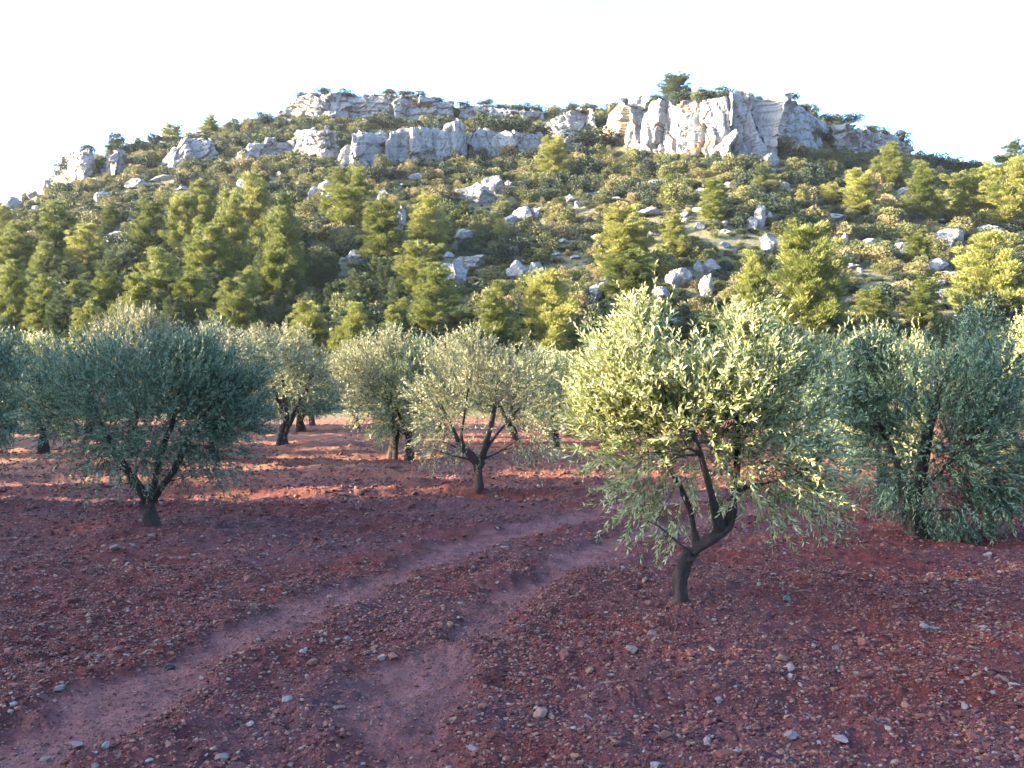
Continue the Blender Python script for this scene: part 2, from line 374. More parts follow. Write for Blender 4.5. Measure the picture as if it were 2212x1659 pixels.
# cell-faceted relief for cliffs
def facet(u, v, seed, cw, ch, off, tu, tv, crack=0.0, cwid=0.12):
    U = u / cw; W = v / ch; ui = np.floor(U); vi = np.floor(W)
    best = np.full(U.shape, 1e9); sec = np.full(U.shape, 1e9); dep = np.zeros(U.shape)
    for dx in (-1, 0, 1):
        for dy in (-1, 0, 1):
            a = ui + dx; b = vi + dy; z0 = a * 0
            jx = a + _hash(a, b, z0, seed); jy = b + _hash(a, b, z0 + 1, seed)
            d = np.hypot(U - jx, (W - jy))
            o = (_hash(a, b, z0 + 2, seed) - 0.5) * 2 * off + (_hash(a, b, z0 + 3, seed) - 0.5) * 2 * tu * (U - jx) + (_hash(a, b, z0 + 4, seed) - 0.5) * 2 * tv * (W - jy)
            nb = d < best
            sec = np.where(nb, best, np.minimum(sec, d)); dep = np.where(nb, o, dep); best = np.where(nb, d, best)
    return dep - crack * np.exp(-(sec - best) / cwid)

def cliff(label, pts, seed, relief=1.0, cell=(5.0, 8.0), back=16.0, mat=None, lean=0.14, res=0.3, top_rough=0.8, ends=9.0, bed=0.35):
    pts = np.array(pts, float)
    px = np.linspace(pts[0, 0], pts[-1, 0], 80)
    pb = np.interp(px, pts[:, 0], pts[:, 1]); pt = np.interp(px, pts[:, 0], pts[:, 2])
    hits = np.array([hill_hit(a, b + 5) for a, b in zip(px, pb)])
    ker = np.ones(9) / 9; sm = lambda a: np.convolve(np.pad(a, 4, mode='edge'), ker, 'valid')
    Yb = sm(hits[:, 1]); zb = sm(hits[:, 2]) - 1.5; s = (px - CX) / FPX
    if pts.shape[1] > 3:
        Yb = Yb + np.interp(px, pts[:, 0], pts[:, 3]); zb = np.minimum(zb, hill_z(s * Yb, Yb) - 1.2)
    zt = 1.6 + (HY - pt) / FPX * (Yb + 0.8)
    P = np.stack([s * Yb, Yb], 1)
    arc = np.concatenate([[0], np.cumsum(np.hypot(*np.diff(P, axis=0).T))])
    n = max(12, int(arc[-1] / res)); a = np.linspace(0, arc[-1], n)
    X = np.interp(a, arc, P[:, 0]); Y = np.interp(a, arc, P[:, 1]); ZB = np.interp(a, arc, zb); ZT = np.interp(a, arc, zt)
    k = int(ends / res); bk = np.arange(k, 0, -1) * res
    sl, sr = X[0] / Y[0], X[-1] / Y[-1]
    rnd = 1 - np.exp(-bk / 2.5)
    XL = X[0] + bk * (sl + 0.12) + 0; YL = Y[0] + bk; XR = X[-1] + bk[::-1] * (sr - 0.12); YR = Y[-1] + bk[::-1]
    X = np.concatenate([XL, X, XR]); Y = np.concatenate([YL, Y, YR])
    ZB = np.concatenate([np.full(k, ZB[0]), ZB, np.full(k, ZB[-1])]); ZT = np.concatenate([np.full(k, ZT[0]), ZT, np.full(k, ZT[-1])])
    X = np.convolve(np.pad(X, 3, mode='edge'), np.ones(7) / 7, 'valid'); Y = np.convolve(np.pad(Y, 3, mode='edge'), np.ones(7) / 7, 'valid')
    tx = np.gradient(X); ty = np.gradient(Y)
    tx = np.convolve(np.pad(tx, 6, mode='edge'), np.ones(13) / 13, 'valid'); ty = np.convolve(np.pad(ty, 6, mode='edge'), np.ones(13) / 13, 'valid')
    l = np.hypot(tx, ty); nx, ny = ty / l, -tx / l
    u = np.concatenate([[0], np.cumsum(np.hypot(np.diff(X), np.diff(Y)))]) + seed * 37.0
    ZT = ZT + (facet(u, u * 0 + 3, seed + 5, 3.2, 4, 0.9, 0.5, 0) * 0.8 + fbm(u / 1.2, u * 0, 0, seed, 3) * 0.35) * top_rough
    H = np.maximum(ZT - ZB, 1.0); nv = max(8, int(H.max() / res)); v = np.linspace(0, 1, nv)
    U, Vv = np.meshgrid(u, v); Hh = Vv * H[None, :]
    wu = U + fbm(U / 3, Hh / 3, 0, seed + 12, 2) * 0.7
    D = facet(wu, Hh, seed, cell[0], cell[1], 0.9, 2.0, 0.7, 0.7, 0.035) * relief * 1.15
    D = D + facet(wu + 0.3 * Hh, Hh, seed + 1, cell[0] * 0.42, cell[1] * 0.4, 0.22, 0.75, 0.3, 0.3, 0.05) * relief
    D = D + facet(U, Hh, seed + 9, 1.1, 0.9, 0.06, 0.15, 0.12, 0.04, 0.1)
    D = D + fbm(U / 1.3, Hh / 1.3, 0, seed + 2, 3) * 0.06
    lay = (Hh + 0.15 * U * 0.3) / 2.3 + fbm(U / 6, Hh / 6, 0, seed + 3, 2) * 0.14
    D = D - bed * np.exp(-((lay - np.round(lay)) / 0.06) ** 2) * 1.1
    D = D - lean * Hh - 0.7 * np.clip((Vv - 0.88) / 0.12, 0, 1) ** 2.2        # rounded brow
    Xw = X[None] + nx[None] * D; Yw = Y[None] + ny[None] * D; Zw = ZB[None] + Hh + fbm(U / 2, Hh / 2, 0, seed + 4, 2) * 0.15
    # cap running back into the hill
    m = 14; wv = np.linspace(0, 1, m + 1)[1:]; wv = wv ** 1.5
    Xi = np.clip(np.arange(len(X)), k, len(X) - k - 1)
    BX = X[Xi] + back * (X[Xi] / Y[Xi]); BY = Y[Xi] + back
    top = np.stack([Xw[-1], Yw[-1], Zw[-1]], 1)
    caps = []
    for q, t in enumerate(wv):
        c = top * (1 - t); c[:, 0] += BX * t; c[:, 1] += BY * t
        c[:, 2] = top[:, 2] + 0.5 * math.sin(min(t, 0.5) * math.pi) - 4.0 * max(0, t - 0.6) + fbm(c[:, 0] / 2.5, c[:, 1] / 2.5, 0, seed + 8, 3) * 0.35 * min(1, t * 6)
        caps.append(c)
    V = np.concatenate([np.stack([Xw, Yw, Zw], -1).reshape(-1, 3), np.concatenate(caps)])
    nr = nv + m; K = len(X)
    i = np.arange(nr - 1)[:, None]; j = np.arange(K - 1)[None, :]
    F = np.stack([i * K + j, i * K + j + 1, (i + 1) * K + j + 1, (i + 1) * K + j], -1).reshape(-1, 4)
    org = np.array([V[:, 0].mean(), V[:, 1].min(), ZB.min()])
    me = mesh_np('rock_outcrop', V - org, F, mat or M_lime, False)
    o = link('rock_outcrop', me, loc=org); tag(o, label, 'rock outcrop', 'limestone outcrops on the hill'); return o, (X, Y, ZT, np.concatenate(caps[:8]))

CL = {}
def C(key, *a, **k): CL[key] = cliff(*a, **k)
C('crown', 'long layered grey rock crown along the left summit of the hill', [(592, 246, 236), (625, 248, 214), (650, 250, 203), (700, 252, 196), (760, 250, 199), (850, 250, 198), (930, 252, 210), (985, 250, 214)], 1, relief=0.7, cell=(4, 3), back=22, bed=0.7, top_rough=0.7)
C('crownr', 'low broken rock rim on the saddle between the two summits', [(990, 250, 222), (1040, 252, 222), (1090, 254, 230), (1130, 256, 236), (1180, 256, 238)], 2, relief=0.6, cell=(4, 2.2), back=18, ends=5)
C('far_left', 'bright white cliff standing at the far left end of the skyline', [(104, 398, 375, 5), (116, 394, 338, 3), (140, 390, 322, 1), (178, 384, 312, 0), (208, 378, 318, 2)], 3, relief=0.5, cell=(5, 6), back=13, ends=8)
C('left2', 'pale rock buttress right of the far left cliff', [(210, 385, 352, 7), (232, 382, 334, 2), (258, 374, 328, 0), (280, 362, 330, 4)], 4, relief=0.5, cell=(3, 5), back=11, ends=6)
C('left3', 'slanting white rock slabs on the left slope under the skyline pines', [(334, 372, 335, 8), (362, 368, 302, 3), (400, 355, 292, 0), (440, 345, 288, 0), (475, 336, 305, 0)], 5, relief=0.6, cell=(4, 4), back=13, ends=6, lean=0.3)
C('ledge', 'white flat-topped ledge in the middle of the left slope', [(512, 345, 322), (532, 345, 305), (580, 335, 299), (640, 327, 298)], 6, relief=0.6, cell=(4, 3), back=12, ends=6)
C('step', 'bright stepped rock wall between the flat ledge and the rounded buttress', [(624, 327, 292), (655, 330, 276), (700, 336, 272), (738, 336, 284)], 7, relief=0.7, cell=(4.5, 3.2), back=14, ends=5)
C('bastion', 'rounded cracked buttress at the left end of the middle cliff band', [(722, 362, 338, 8), (738, 364, 292, 3), (765, 362, 274, 0), (800, 358, 280, 0), (835, 350, 286, 2), (858, 344, 292, 4)], 8, relief=0.9, cell=(5.5, 8), back=18, ends=8, lean=0.2)
C('wall', 'smooth streaked grey wall in the middle cliff band', [(832, 354, 300), (866, 350, 272), (900, 350, 270), (960, 348, 268), (1000, 345, 256), (1012, 344, 260)], 9, relief=0.75, cell=(5, 13), back=18, ends=8, bed=0.15, lean=0.08)
C('wall_low', 'shaded low wall at the right end of the middle cliff band', [(1006, 338, 282), (1060, 334, 276), (1110, 330, 284), (1180, 326, 280)], 10, relief=0.8, cell=(4.5, 7), back=15, ends=6, bed=0.2)
C('dome', 'smooth bright rock dome left of the main right hand cliff', [(1172, 285, 262), (1195, 292, 238), (1230, 292, 226), (1265, 290, 224), (1300, 288, 228)], 11, relief=0.8, cell=(6, 5), back=16, ends=6, lean=0.35)
C('knob', 'pointed pale rock shoulder under the small summit knob', [(1296, 300, 222), (1320, 308, 206), (1350, 318, 196), (1372, 322, 206), (1392, 324, 214)], 12, relief=1.1, top_rough=0.4, cell=(5, 9), back=18, ends=8, lean=0.3, mat=M_lime_stain)
C('main', 'tallest cream cliff with deep vertical clefts and orange stains', [(1382, 326, 214, 0), (1410, 328, 210, -1), (1450, 328, 216, -1), (1500, 328, 214, -2), (1540, 330, 205, -3), (1575, 330, 196, -3), (1610, 324, 190, -4), (1650, 318, 194, -4)], 13, relief=1.35, cell=(4.2, 17), back=24, ends=14, top_rough=0.4, lean=0.13, bed=0.2, mat=M_lime_stain)
C('shade', 'shadowed blue-grey cliff stepping down right of the tallest cliff', [(1656, 308, 202, -12), (1700, 308, 208, -7), (1748, 308, 214, -2), (1778, 314, 234, 0), (1810, 314, 258, 4), (1836, 314, 272, 8)], 14, relief=0.8, cell=(7, 7), back=16, top_rough=0.3, ends=10, lean=0.25)
C('shade2', 'low shadowed rock rim at the right end of the summit', [(1812, 322, 268, -4), (1850, 324, 274, -1), (1880, 328, 276, 2), (1930, 334, 282, 6), (1962, 340, 290, 10), (1974, 342, 314, 13)], 15, relief=0.9, cell=(5, 3), back=12, ends=8)

# boulders: (px, base py, width px, height px, label, tilt, layered)
BOULD = [
 (1024, 440, 84, 46, 'largest grey boulder in the middle of the slope with a flat lit top', 8, 0), (1066, 418, 46, 38, 'rounded rock leaning behind the largest grey boulder', 0, 0),
 (1128, 476, 50, 30, 'bright white boulder right of the pair below the largest boulder', 5, 0), (1102, 484, 34, 20, 'low white boulder touching the bright boulder from the left', 0, 0), (1157, 472, 22, 22, 'small grey boulder against the right side of the bright boulder', 0, 0),
 (1000, 518, 40, 24, 'blue-grey boulder alone in the dark hollow left of centre', 0, 0),
 (985, 616, 44, 50, 'tall wrinkled boulder with layers above the twin yellow pines', 0, .07), (1012, 578, 70, 26, 'broad flat slab on top of the wrinkled boulder', 4, .05), (966, 596, 30, 26, 'small layered rock at the left foot of the wrinkled boulder', 0, .05), (968, 558, 22, 14, 'small pale rock above the broad flat slab', 0, 0),
 (1118, 606, 46, 40, 'leaning grey boulder left of two under the centre of the hill', 18, 0), (1156, 602, 44, 32, 'slanting grey boulder right of two under the centre of the hill', -20, 0),
 (765, 567, 34, 26, 'pale boulder in the shade right of the dark pine wood', 0, 0), (712, 587, 34, 20, 'flat pale rock in the dark gap of the pine wood', 0, 0), (694, 603, 34, 16, 'lowest pale rock in the dark gap of the pine wood', 0, 0), (738, 563, 14, 8, 'tiny rock between the pale rocks in the pine wood gap', 0, 0),
 (676, 428, 26, 26, 'left boulder of the stack left of the broad yellow pine', 0, 0), (700, 412, 32, 26, 'top boulder of the stack left of the broad yellow pine', 0, 0), (702, 436, 24, 26, 'middle boulder of the stack left of the broad yellow pine', 0, 0), (710, 448, 18, 26, 'bottom boulder of the stack left of the broad yellow pine', 0, 0),
 (524, 412, 34, 26, 'square white boulder on the left slope above the pines', 5, 0), (292, 406, 46, 20, 'rounded blue-grey boulder on the far left slope', 0, 0), (348, 390, 58, 13, 'long low slab right of the rounded boulder on the far left', -8, 0),
 (215, 438, 42, 26, 'dark blue-grey boulder under the far left cliff', 0, 0), (14, 468, 42, 44, 'large shaded boulder at the left edge of the hill', 0, 0), (96, 412, 22, 24, 'small rock at the foot of the skyline left of the white cliff', 0, 0), (66, 420, 26, 16, 'low rock on the left skyline', 0, 0),
 (246, 510, 34, 13, 'flat boulder above the left pine wood', 0, 0), (278, 480, 14, 12, 'tiny boulder uphill of the flat boulder on the left', 0, 0), (305, 470, 20, 10, 'small pale rock among shrubs on the left slope', 0, 0), (392, 412, 22, 12, 'small flat rock below the slanting white slabs', 0, 0),
 (1394, 470, 62, 22, 'long white boulder above the broad pine pair', -4, 0), (1418, 398, 34, 10, 'flat pale rock in the shrubs under the tallest cliff', 0, 0), (1232, 436, 30, 18, 'small grey rock above the lone young pine', 0, 0), (1250, 448, 18, 14, 'tiny grey rock beside the small yellow pine', 0, 0),
 (1216, 526, 24, 12, 'small low rock in the middle of the slope', 0, 0), (1242, 560, 22, 10, 'pale scrap of rock in the dark hollow', 0, 0), (1292, 520, 26, 14, 'grey rock at the left foot of the broad pine pair', 0, 0),
 (1284, 652, 32, 36, 'white upright boulder at the left foot of the broad pine pair', 0, 0), (1302, 624, 22, 14, 'small rock on top of the white upright boulder', 0, 0),
 (1646, 492, 24, 46, 'upright split slab like a tooth on the right slope', -6, 0), (1626, 494, 26, 26, 'pale rock at the left foot of the upright tooth slab', 8, 0), (1664, 542, 34, 36, 'white boulder left of the largest yellow pine', 0, 0), (1540, 590, 36, 28, 'round grey boulder, right of two side by side', 0, 0), (1513, 588, 24, 24, 'round grey boulder, left of two side by side', 0, 0),
 (1470, 624, 48, 40, 'large round grey boulder below two smaller round ones', 0, 0), (1425, 642, 38, 22, 'low grey boulder with a rusty end at the lower left of the round ones', 0, 0), (1446, 606, 16, 16, 'small shaded boulder left of the large round one', 0, 0), (1528, 642, 30, 48, 'tall standing boulder lit on its left side', 10, 0),
 (1664, 360, 46, 28, 'bright white boulder under the right end of the tallest cliff', 6, 0), (1668, 338, 26, 20, 'small grey block on top of the bright boulder', -15, 0), (1672, 372, 14, 10, 'tiny rock below the bright boulder under the cliff', 0, 0), (1722, 322, 34, 14, 'flat rock at the foot of the shadowed cliff', -10, 0),
 (1852, 320, 34, 26, 'rock with a white top under the shadowed rim', 0, 0), (1884, 322, 24, 26, 'white block standing at the foot of the shadowed rim', 0, 0), (1956, 422, 44, 18, 'white rounded rock left of the slim pine on the right slope', 0, 0), (1962, 400, 20, 16, 'small white rock above the rounded one near the slim pine', 0, 0), (1700, 404, 20, 14, 'small white rock in the shrubs right of the cliff foot', 0, 0),
 (1800, 474, 62, 14, 'long flat slab above the largest yellow pine', 0, 0), (2060, 532, 66, 36, 'large white boulder high on the right slope', 0, 0), (2048, 548, 22, 14, 'small rock under the large white boulder on the right', 0, 0), (2152, 512, 52, 28, 'blue-grey boulder above the right edge pine', 0, 0),
 (2028, 585, 52, 26, 'tilted white egg-shaped boulder on the right slope', -20, 0), (2058, 602, 52, 18, 'flat white rock below the tilted egg-shaped boulder', 12, 0), (1954, 552, 28, 28, 'white boulder half hidden by the small round pine', 0, 0), (2034, 644, 30, 18, 'small white boulder above the lit olive on the right', 0, 0),
 (1848, 582, 42, 12, 'flat pale rock right of the largest yellow pine', 0, 0), (1828, 530, 18, 26, 'pale rock face right behind the largest yellow pine', 0, 0), (1668, 664, 22, 24, 'small white boulder between the two lower right pines', 0, 0), (1908, 636, 14, 8, 'tiny white rock on the lower right slope', 0, 0), (1806, 650, 16, 12, 'small pale rock low on the right of the largest pine', 0, 0), (1835, 656, 12, 14, 'small shaded rock low on the right slope', 0, 0),
 (894, 388, 34, 16, 'small grey rock below the streaked wall', 0, 0), (826, 430, 28, 20, 'pale rock behind the tall narrow pine', 0, 0), (866, 484, 18, 38, 'upright grey rock between the two slope pines', 0, 0), (870, 404, 14, 8, 'tiny pale rock under the small grey rock', 0, 0),
 (806, 628, 18, 22, 'leaning shaded rock low on the slope', 25, 0), (842, 600, 34, 12, 'flat rock on the shaded bank left of the twin pines', 0, 0), (862, 632, 36, 14, 'pale broken rock left of the twin yellow pines', 0, 0), (740, 640, 20, 12, 'small white rock in the deep shade above the olive grove', 0, 0), (820, 560, 20, 10, 'small pale rock near the foot of the tall narrow pine', 0, 0),
 (1470, 706, 46, 20, 'blue-grey boulder just above the sunlit front olive', 0, 0), (1250, 322, 58, 18, 'low pale rocks under the bright dome', 0, 0), (1228, 312, 24, 18, 'pale block left on the rocks under the bright dome', 0, 0), (788, 254, 30, 14, 'pale block on the terrace under the left summit', 0, 0), (1570, 505, 26, 12, 'pale low rock right of the small pine on the right slope', 0, 0), (1750, 548, 26, 14, 'pale rock beside the crown of the largest yellow pine', 0, 0),
 (1516, 415, 26, 10, 'pale rock sliver under the main cliff shrubs', 0, 0), (1330, 434, 34, 12, 'faint grey rock in the shrubs above the broad pines', 0, 0), (1484, 482, 22, 12, 'small rock near the slim light pine', 0, 0), (1566, 536, 30, 14, 'grey rock in the middle of the right slope', 0, 0), (365, 285, 50, 16, 'white rock on the left skyline behind the small pines', 0, 0), (432, 276, 36, 12, 'pale slab on the left skyline right of the white rock', 0, 0),
]
rng = np.random.default_rng(79)
for k in range(60):
    px_, py_ = rng.uniform(0, 2212), rng.uniform(345, 700)
    if py_ < 440 - (px_ > 500) * 60: py_ += 110
    wp = rng.uniform(9, 24); v_ = 'upper' if py_ < 450 else ('middle' if py_ < 570 else 'lower'); h_ = 'left' if px_ < 740 else ('central' if px_ < 1480 else 'right')
    BOULD.append((px_, py_, wp, wp * rng.uniform(.35, .8), None, rng.uniform(-15, 15), (v_, h_)))
rng = np.random.default_rng(77)
for i, (px, py, wpx, hpx, lab, tilt, lay) in enumerate(BOULD):
    x, y, z = hill_hit(px, py)
    wm = wpx * y / FPX * 1.08; hm = hpx * y / FPX * 1.12
    me = rock_mesh('boulder', 100 + i, M_boulder, sub=5 if wpx > 26 else 4, cuts=22, rough=0.12, lo=0.5, dims=(wm * 0.5, wm * 0.42, hm * 0.58), layered=lay if lab else 0)
    o = link('boulder', me, loc=(x, y + wm * 0.25, z + hm * 0.40)); o.rotation_euler = (0, R(tilt), rng.uniform(-0.3, 0.3))
    if lab: tag(o, lab, 'boulder', 'limestone boulders on the slope')
    else: tag(o, f'scrap of pale rock barely showing among shrubs on the {lay[0]} {lay[1]} slope', 'boulder', f'small half buried rocks on the {lay[0]} {lay[1]} slope')

# ------------------------------------------------------------------ foliage builders
def unit(a): return a / (np.linalg.norm(a, axis=-1, keepdims=True) + 1e-9)
def cards(P, Dn, Ln, Wd, rng, fold=None):
    """lens-shaped leaf quads; returns V,F"""
    S = unit(np.cross(Dn, rng.normal(size=Dn.shape)))
    L_ = Ln[:, None]; W_ = Wd[:, None]
    bend = np.cross(Dn, S) * L_ * 0.06
    V = np.stack([P, P + Dn * L_ * 0.55 + S * W_ * 0.5 + bend, P + Dn * L_, P + Dn * L_ * 0.5 - S * W_ * 0.5 + bend], 1).reshape(-1, 3)
    F = np.arange(len(P) * 4).reshape(-1, 4)
    return V, F
def tube(pts, rad, sides=8, seed=0, rough=0.0):
    pts = np.array(pts, float); rad = np.array(rad, float); n = len(pts)
    # resample smoothly
    t = np.arange(n); m = max(2, (n - 1) * 7 + 1); tt = np.linspace(0, n - 1, m)
    Pq = np.stack([np.interp(tt, t, pts[:, k]) for k in range(3)], 1)
    if m > 7:
        for k in range(3):
            a = np.convolve(np.pad(Pq[:, k], 2, mode='edge'), np.ones(5) / 5, 'valid'); a[0] = Pq[0, k]; a[-1] = Pq[-1, k]; Pq[:, k] = a
    rq = np.interp(tt, t, rad)
    T = unit(np.gradient(Pq, axis=0)); up = np.array([0.3, 1, 0.1]); A = unit(np.cross(T, up)); B = np.cross(T, A)
    th = np.linspace(0, 2 * math.pi, sides, endpoint=False)
    ring = np.cos(th)[None, :, None] * A[:, None] + np.sin(th)[None, :, None] * B[:, None]
    rr = rq[:, None] * (1 + rough * fbm(np.cos(th)[None] * 1.6 + 0 * rq[:, None] + seed, np.sin(th)[None] * 1.6 + tt[:, None] * 0.4, 0, seed, 3))
    V = (Pq[:, None] + ring * rr[..., None]).reshape(-1, 3)
    i = np.arange(m - 1)[:, None]; j = np.arange(sides)[None]
    F = np.stack([i * sides + j, i * sides + (j + 1) % sides, (i + 1) * sides + (j + 1) % sides, (i + 1) * sides + j], -1).reshape(-1, 4)
    return V, F
def join(parts):
    Vs, Fs, o = [], [], 0
    for V, F in parts: Vs.append(V); Fs.append(F + o); o += len(V)
    return np.concatenate(Vs), np.concatenate(Fs)

def olive_meshes(seed, limbs, blobs, twigs, per=20, leaf=(0.045, 0.07), width=0.2, mat=None, droop=0.35, gap=0.25, up=0.8, twig=(0.16, 0.34), boughs=26):
    """limbs: list of (points, radii); blobs: (cx,cy,cz,rx,ry,rz,weight)"""
    rng = np.random.default_rng(seed)
    B = np.array(blobs, float); wts = B[:, 6] / B[:, 6].sum()
    n = int(twigs * 1.7); bi = rng.choice(len(B), n, p=wts)
    q = unit(rng.normal(size=(n, 3))) * (rng.random(n) ** (1 / 2.6))[:, None]
    base = B[bi, :3] + q * B[bi, 3:6]
    g = 1.3 * fbm(base[:, 0] * 2.1 + seed, base[:, 1] * 2.1, base[:, 2] * 2.1, seed, 2)
    keep = np.argsort(-(g + rng.normal(size=n) * (1.05 - gap)))[:twigs]
    base = base[keep]; q = q[keep]; nk = len(base)
    cz = (B[:, 2] * wts).sum(); zr = B[:, 5].max()
    cen = (B[:, :3] * wts[:, None]).sum(0)
    lowf = np.clip((cz - base[:, 2]) / zr, 0, 1.3)[:, None]
    outw = unit(base - cen - np.array([0, 0, -0.25]))
    d = unit(q * 0.45 + outw * 0.55 + np.array([0, 0, 1.0]) * (up * (1 - 0.8 * lowf) - droop * lowf * 1.2) + rng.normal(size=(nk, 3)) * 0.33)
    tl = rng.uniform(*twig, nk) * (1 + (rng.random(nk) < 0.1) * rng.uniform(.3, .9, nk) * (q[:, 2] > 0.1))
    # leaves along every twig
    t = np.tile(np.linspace(0.05, 1.0, per), nk) + rng.normal(size=nk * per) * 0.02
    Bp = np.repeat(base, per, 0); Dp = np.repeat(d, per, 0); Tl = np.repeat(tl, per)
    sag = np.zeros_like(Bp); sag[:, 2] = -0.10 * Tl * t ** 2
    pos = Bp + Dp * (t * Tl)[:, None] + sag
    ld = unit(Dp * 0.9 + unit(rng.normal(size=Dp.shape)) * 0.75)
    ll = rng.uniform(*leaf, nk * per) * (1.1 - 0.35 * t)
    V, F = cards(pos, ld, ll, ll * width * rng.uniform(0.8, 1.25, len(ll)), rng)
    tr = np.repeat(np.clip(0.45 + 0.2 * rng.normal(size=nk), 0, 1), per)
    rnd = np.clip(tr + rng.normal(size=len(F)) * 0.2, 0, 1)
    crown = mesh_np('crown', V, F, mat or M_olive, False, {'rnd': ('FACE', rnd)})
    parts = []
    for k, (p, r) in enumerate(limbs): parts.append(tube(p, r, 16 if r[0] > 0.05 else 8, seed + k, 0.75))
    ends = [np.array(p[-1]) for p, r in limbs]; er = [r[-1] for p, r in limbs]
    mids = [(np.array(p[-2]), r[-2]) for p, r in limbs if len(p) > 2]
    nodes = list(zip(ends, er)) + mids
    idx = rng.choice(nk, boughs, replace=False)
    for k in idx:
        tgt = base[k]; dd = [np.linalg.norm(tgt - a) + (1.5 if tgt[2] < a[2] - 0.1 else 0) for a, _ in nodes]; j = int(np.argmin(dd))
        a, ra = nodes[j]; r0 = min(ra * 0.65, 0.015 * (np.linalg.norm(tgt - a) + 0.5)); mid = (a + tgt) / 2 + rng.normal(size=3) * 0.07 * np.linalg.norm(tgt - a) + np.array([0, 0, 0.06])
        parts.append(tube([a, mid, tgt], [r0, r0 * 0.6, 0.003], 5)); nodes.append((mid, r0 * 0.6))
    # twig stems, as thin tapering blades
    S = unit(np.cross(d, rng.normal(size=d.shape))) * 0.0022
    e = base + d * tl[:, None]; e[:, 2] -= 0.10 * tl
    b0 = base - d * 0.10
    TV = np.stack([b0 - S, b0 + S, e], 1).reshape(-1, 3)
    TF = np.arange(nk * 3).reshape(-1, 3); TF = np.concatenate([TF, TF[:, 2:3]], 1)
    Vt, Ft = join(parts)
    trunk = mesh_np('trunk', Vt, Ft, M_bark, True)
    tw = mesh_np('twigs', TV, TF[:, :3], M_bark, False)
    return trunk, crown, tw

def put_tree(kind, meshes, loc, rz, label, cat, group, scale=(1, 1, 1)):
    root = empty(kind, loc, rz); root.scale = scale
    names = ('trunk', 'crown', 'twigs')
    for nm, me in zip(names, meshes):
        if me: link(nm, me, root)
    return tag(root, label, cat, group)

GO = 'olive trees of the grove'
def px_local(basepx, D):
    k = D / FPX
    return lambda x, y, dy=0.0: ((x - basepx[0]) * k, dy, (basepx[1] - y) * k)
def gz(x, y): return float(ground_z(np.array([x]), np.array([y]))[0])

# --- front olive, sunlit
bx, by = 1475, 1312; D = FPX * CAMH / (by - HY); L = px_local((bx, by), D); X0 = (bx - CX) / FPX * D
limbs = [([L(1475, 1330), L(1474, 1300), L(1470, 1260), L(1482, 1222), L(1500, 1203)], [0.066, 0.046, 0.041, 0.046, 0.040]),
         ([L(1488, 1222), L(1484, 1205), L(1478, 1196)], [0.05, 0.025, 0.016]),
         ([L(1494, 1208), L(1530, 1180), L(1572, 1150, .03), L(1588, 1112, .05), L(1592, 1050, .05), L(1600, 960, .08), L(1596, 860, .1)], [0.044, 0.037, 0.034, 0.031, 0.024, 0.017, 0.01]),
         ([L(1556, 1162, .02), L(1540, 1120, -.05), L(1526, 1075, -.12), L(1500, 990, -.2), L(1460, 890, -.25)], [0.034, 0.028, 0.025, 0.018, 0.01]),
         ([L(1503, 1203), L(1506, 1170, .08), L(1500, 1120, .15), L(1478, 1060, .25), L(1420, 960, .35), L(1370, 860, .35)], [0.026, 0.022, 0.021, 0.018, 0.014, 0.008]),
         ([L(1592, 1075, .05), L(1650, 1060, .05), L(1740, 1040, .1), L(1800, 990, .15)], [0.02, 0.014, 0.011, 0.006])]
def bl(x, y, rx, rz, wt, dy=0.0, ry=None):
    a = L(x, y, dy); k = D / FPX; return (a[0], a[1], a[2], rx * k, (ry if ry else rx * 1.0) * k, rz * k, wt)
blobs = [bl(1380, 845, 95, 95, 1.5, 0, 150), bl(1610, 855, 110, 90, 1.5, 0, 150), bl(1500, 890, 170, 110, 2.2, 0, 200), bl(1340, 930, 90, 120, 1.0), bl(1700, 880, 105, 110, 1.0, .1), bl(1440, 1010, 130, 85, .62), bl(1630, 1020, 120, 80, .55),
         bl(1370, 1090, 70, 50, .17), bl(1680, 1085, 80, 50, .17), bl(1440, 1130, 80, 40, .1, .3), bl(1300, 960, 50, 70, .35), bl(1780, 930, 80, 120, .35, .2), bl(1790, 1060, 60, 80, .13, .2), bl(1385, 748, 38, 42, .36), bl(1600, 758, 34, 38, .30), bl(1760, 820, 60, 35, .25)]
put_tree('olive_tree', olive_meshes(11, limbs, blobs, 2700, 21, (0.045, 0.076), 0.25, M_olive, droop=0.15, gap=0.5, boughs=80), (X0, D, gz(X0, D)), 0,
         'sunlit olive tree nearest the camera with a crooked trunk bending right', 'olive tree', GO)

# --- left shaded olive
bx, by = 325, 1140; D = FPX * CAMH / (by - HY); L = px_local((bx, by), D); X0 = (bx - CX) / FPX * D
limbs = [([L(324, 1152), L(326, 1130), L(323, 1105), L(322, 1085)], [0.105, 0.075, 0.068, 0.07]),
         ([L(318, 1092), L(298, 1062), L(285, 1048), L(262, 1020, .1), L(225, 960, .2), L(150, 850, .3)], [0.04, 0.032, 0.028, 0.024, 0.018, 0.009]),
         ([L(320, 1090), L(306, 1050, -.1), L(280, 1000, -.2), L(245, 945, -.2), L(220, 880, -.2)], [0.042, 0.032, 0.026, 0.02, 0.01]),
         ([L(326, 1088), L(336, 1050), L(343, 1005), L(352, 960, .05), L(368, 920, .1), L(380, 800, .2)], [0.042, 0.034, 0.029, 0.025, 0.02, 0.009]),
         ([L(328, 1090), L(352, 1062, -.1), L(385, 1030, -.15), L(430, 930, -.2), L(485, 868, -.2), L(530, 810, -.2)], [0.042, 0.033, 0.028, 0.021, 0.015, 0.008])]
